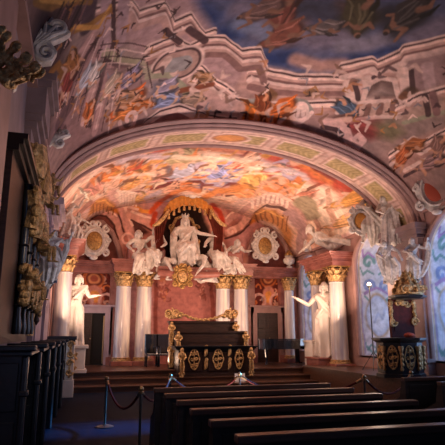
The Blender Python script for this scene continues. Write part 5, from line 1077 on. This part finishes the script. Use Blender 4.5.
# dark candelabra bracket with gilding
t = thing('wall_candelabra', 'dark and gilded candelabra bracket on the left pier below the grey angels', 'candelabra', (XL+.17, 12.62, 2.55))
t.location = (XL+.01, 9.7, 2.3)
b = MB(); b.lathe([(.0, -.5), (.05, -.42), (.03, -.3), (.07, -.1), (.04, .1), (.08, .3), (.05, .4), (.09, .5), (.04, .52)], (.16, 0, 0), 12); b.box(0, .05, -.06, .06, -.3, .4); b.tube([(.04, 0, 0), (.12, 0, -.1), (.16, 0, 0)], .03, 8); b.build('stem', 'dark_wood', t, smooth=True)
for q in range(5): a = 2*PI*q/5; b = MB(); b.tube([(.16, 0, .05), (.16+.2*math.cos(a)*.7, .2*math.sin(a), .0), (.16+.26*math.cos(a)*.6, .26*math.sin(a), .16)], .018, 6); b.lathe([(.05, 0), (.06, .03), (.02, .04)], (.16+.26*math.cos(a)*.6, .26*math.sin(a), .16), 10); ar = b.build('arm', 'black_wood', t, smooth=True); b = MB(); b.lathe([(.018, 0), (.018, .16), (.004, .17)], (.16+.26*math.cos(a)*.6, .26*math.sin(a), .2), 8); b.build('candle', 'ivory', ar)
b = MB(); b.tube([(.19, 0, -.36), (.2, 0, -.05), (.19, 0, .34)], [.03, .05, .03], 8); b.ell((.2, 0, -.05), (.06, .07, .08), 10, 8); b.spiral((.2, 0, .3), .08, 1.3, .03, 'x'); b.ell((.2, .0, -.3), (.04, .05, .06), 8, 6); b.build('gilded_mask', 'gilt', t, smooth=True)
# blue-cased spotlight on an arm
sp = atY(53.5, 279, 13.9); t = thing('stage_spotlight', 'small blue-cased spotlight on a bracket beside the lit left column', 'spotlight', tuple(sp))
b = MB(); b.bbox(-.1, .1, -.12, .12, -.1, .1, .02); b.build('lamp_case', 'blue_case', t); b = MB(); b.tube([(0, .1, -.08), (-.1, .1, -.3), (-.3+XL-sp[0]+.35, .1, -.3)], .02, 6); b.build('bracket_arm', 'steel', t); b = MB(); b.lathe([(.05, 0), (.07, .03), (.07, .05)], n=14); b.build('lens', 'steel', t, (0, .12, 0), (-PI/2, 0, 0))
# moulded console on the wall head, with stucco scrolls
mb = MB()
for z0, z1, e in ((3.95, 4.05, .12), (4.05, 4.45, .09), (4.45, 4.55, .16), (4.55, 4.65, .22), (4.65, 5.05, .26), (5.05, 5.15, .32), (5.15, 5.25, .38)): mb.box(XL, XL+e, 7.1-e*.5, 7.8+e*.5, z0, z1)
struct('trim_24', mb, 'mauve_plaster', label='moulded console at the head of the left wall')
def vp(px, py, off=.12):
    ph, Y = vault_hit(px, py); d = ray(px, py); b_ = hall_b(Y); x = XC+HW*math.cos(ph); z = ZS+b_*math.sin(ph); P = np.array([x, Y, z]); return CAMP+(P-CAMP)*(1-off/np.linalg.norm(P-CAMP))
def px_m(px, py, P): return np.linalg.norm(P-CAMP)/FPX*1.0
def stucco_scroll(label, px, py, wpx, hpx, m='stucco', seed=0, off=.15, gold=True):
    P = vp(px, py, off); k = (P-CAMP)@FWD/FPX; w, h = wpx*k, hpx*k; t = thing('stucco_scroll', label, 'stucco ornament', tuple(P), -math.atan2(P[0], P[1]))
    b = MB(); R = random.Random(seed)
    b.prism([(w*x, h*z) for x, z in ((-.38, .5), (.1, .42), (.5, .2), (.36, .08), (.16, -.05), (.28, -.2), (.2, -.38), (-.02, -.45), (-.2, -.3), (-.34, -.5), (-.42, -.1))], -.04, .10)
    b.spiral((.08*w, -.05, -.26*h), .2*w, 1.6, .05*w+.015, 'y', 1, PI/2); b.spiral((.28*w, -.05, .22*h), .15*w, 1.4, .04*w+.015, 'y', -1, PI)
    for q in range(5): b.tube([(-.3*w, -.05, -.35*h), (-.1*w+.07*w*q, -.09, .05*h), (-.34*w+.19*w*q, -.05, .45*h-.06*h*q)], [.03*w, .05*w, .025*w], 7)
    b.build('shell', m, t, smooth=True)
    if gold: b = MB(); b.tube([(-.42*w, -.06, -.4*h), (-.46*w, -.08, .0), (-.40*w, -.06, .5*h), (-.1*w, -.06, .50*h)], .03*w+.008, 7); [b.ell((-.45*w+.03*w*(q % 2), -.08, -.4*h+.12*h*q), .045*w, 8, 6) for q in range(8)]; b.build('gilt_edge', 'gilt_dark', t, smooth=True)
    return t
stucco_scroll('large grey stucco shell scroll with gilt edge high on the left', 42, 39, 54, 62, seed=1)
stucco_scroll('small pale stucco scroll hanging at the end of the left console', 40, 115, 12, 24, seed=2, off=.5, gold=False)
stucco_scroll('curled stucco scroll on the vault right of the left console', 58, 138, 24, 22, seed=3, off=.3, gold=False)
stucco_scroll('narrow pale stucco drop below the gilded crown at the left edge', 13, 98, 12, 36, seed=4, off=.9, gold=False)
# gilded crown on a bracket at the left edge
c = atX(7, 64, -.62); t = thing('gilded_crown', 'large gilded openwork crown on a bracket at the upper left edge', 'crown', tuple(c), .5, sc=.8)
t.rotation_euler = (.5, .7, .3)
b = MB(); b.torus((0, 0, -.12), .15, .045, 28, 8, 'z'); b.torus((0, 0, .02), .19, .03, 28, 8, 'z'); [b.tube([(.15*math.cos(a), .15*math.sin(a), -.12), (.2*math.cos(a), .2*math.sin(a), .03), (.26*math.cos(a), .26*math.sin(a), .16)], [.03, .035, .02], 6) for a in [2*PI*i/12 for i in range(12)]]
b.build('crown_ring', 'gilt', t, smooth=True)
b = MB()
for i in range(12):
    a = 2*PI*i/12; b.ell((.25*math.cos(a), .25*math.sin(a), .17), (.04, .04, .06), 8, 6); b.spiral((.21*math.cos(a), .21*math.sin(a), .05), .05, 1.2, .018, 'y'); b.ell((.17*math.cos(a+.26), .17*math.sin(a+.26), -.1), .04, 8, 6)
b.build('crown_leaves', 'gilt', t, smooth=True)
b = MB(); b.tube([(0, 0, -.16), (-.06, 0, -.3), (-.28, .1, -.36)], [.05, .04, .05], 8); b.build('bracket', 'gilt_dark', t, smooth=True)
# stucco cartouche over the near right window niche
q = atX(436, 186, XR-.12); t = cartouche('white stucco scroll cartouche with red-brown face at the right edge', 435, 188, q[1], 1.0, 1.3, 'stucco', 'cushion', -.9)
# ------------------------------------------------------------------ light
def area(name, loc, target, size, power, col, sy=None, spread=PI):
    l = bpy.data.lights.new(name, 'AREA'); l.energy = power; l.color = col; l.size = size; l.spread = spread
    if sy: l.shape = 'RECTANGLE'; l.size_y = sy
    o = bpy.data.objects.new(name, l); COL.objects.link(o); o.location = loc
    o.rotation_euler = (Vector(target)-Vector(loc)).to_track_quat('-Z', 'Y').to_euler(); return o
def spot(name, loc, target, power, col, ang=60, blend=.6, r=.15):
    l = bpy.data.lights.new(name, 'SPOT'); l.energy = power; l.color = col; l.spot_size = math.radians(ang); l.spot_blend = blend; l.shadow_soft_size = r
    o = bpy.data.objects.new(name, l); COL.objects.link(o); o.location = loc
    o.rotation_euler = (Vector(target)-Vector(loc)).to_track_quat('-Z', 'Y').to_euler(); return o
WARM = (1.0, .62, .42)
# lamps behind the arch on both sides and above, washing the podium
spot('podium_lamp_left', (-.3, 14.1, 4.6), (7.5, 18.5, 2.6), 400, WARM, 120, .8, .2)
spot('podium_lamp_right', (8.9, 14.1, 4.6), (1.0, 18.5, 2.6), 470, WARM, 120, .8, .2)
area('podium_lamp_top', (XC, 14.3, 6.3), (XC, 20.5, 2.6), 3.0, 85, WARM, .4)
area('podium_uplight', (XC, 18.5, .75), (XC, 17.6, 7.0), 5.0, 240, WARM, .5)
area('podium_uplight_left', (.2, 15.2, 2.2), (2.2, 17.0, 6.6), .8, 110, WARM)
area('podium_uplight_right', (8.2, 15.2, 2.2), (6.2, 17.0, 6.6), .8, 130, WARM)
# added fill lights with no lamp of their own, and daylight, in the hall
area('hall_fill_up', (4.4, 10.9, .25), (4.3, 11.2, 8), 4.5, 150, (1.0, .71, .64), 1.2, math.radians(100))  # added fill that brightens the arch front and the ceiling near it
spot('hall_fill_right', (7.3, 9.3, 1.0), (9.0, 12.6, 4.2), 280, (1.0, .70, .58), 60, .8, .2)  # added fill on the right pier and its figures
spot('hall_fill_left', (1.2, 9.0, .9), (-.6, 10.2, 3.7), 110, (1.0, .88, .86), 50, .8, .2)  # added fill aimed at the grey angels
area('hall_fill_cool', (9.1, 4.6, 3.0), (-.85, 8.6, 4.0), 1.6, 22, (.82, .76, 1.0), 2.0, math.radians(80))  # added soft fill for the stucco high on the left
area('hall_daylight_behind', (-.3, -2.6, 3.0), (.8, 9.0, 1.2), 1.4, 24, (.36, .52, 1.0), 2.5)
spot('window_daylight', (9.3, 10.4, 3.6), (1.0, 9.85, 0), 17000, (.06, .40, 1.0), 12, 1.0, .1)
pl = bpy.data.lights.new('stand_lamp', 'POINT'); pl.energy = 38; pl.color = (1, .70, .48); pl.shadow_soft_size = .08; plo = bpy.data.objects.new('stand_lamp', pl); COL.objects.link(plo); plo.location = (lx-.12, ly-.25, .585+lh+.1)
pl = bpy.data.lights.new('hall_fill_crown', 'POINT'); pl.energy = 34; pl.color = (1, .72, .55); pl.shadow_soft_size = .1; plo = bpy.data.objects.new('hall_fill_crown', pl); COL.objects.link(plo); plo.location = (.55, 5.4, 3.0)  # added fill for the crown, canopy gilding and stucco
w = bpy.data.worlds.new('world'); SC.world = w; w.use_nodes = True
w.node_tree.nodes['Background'].inputs[0].default_value = (.28, .36, .62, 1); w.node_tree.nodes['Background'].inputs[1].default_value = .045
SC.view_settings.view_transform = 'Standard'; SC.view_settings.look = 'None'; SC.view_settings.exposure = 0; SC.view_settings.gamma = 1
SC.view_settings.use_curve_mapping = False
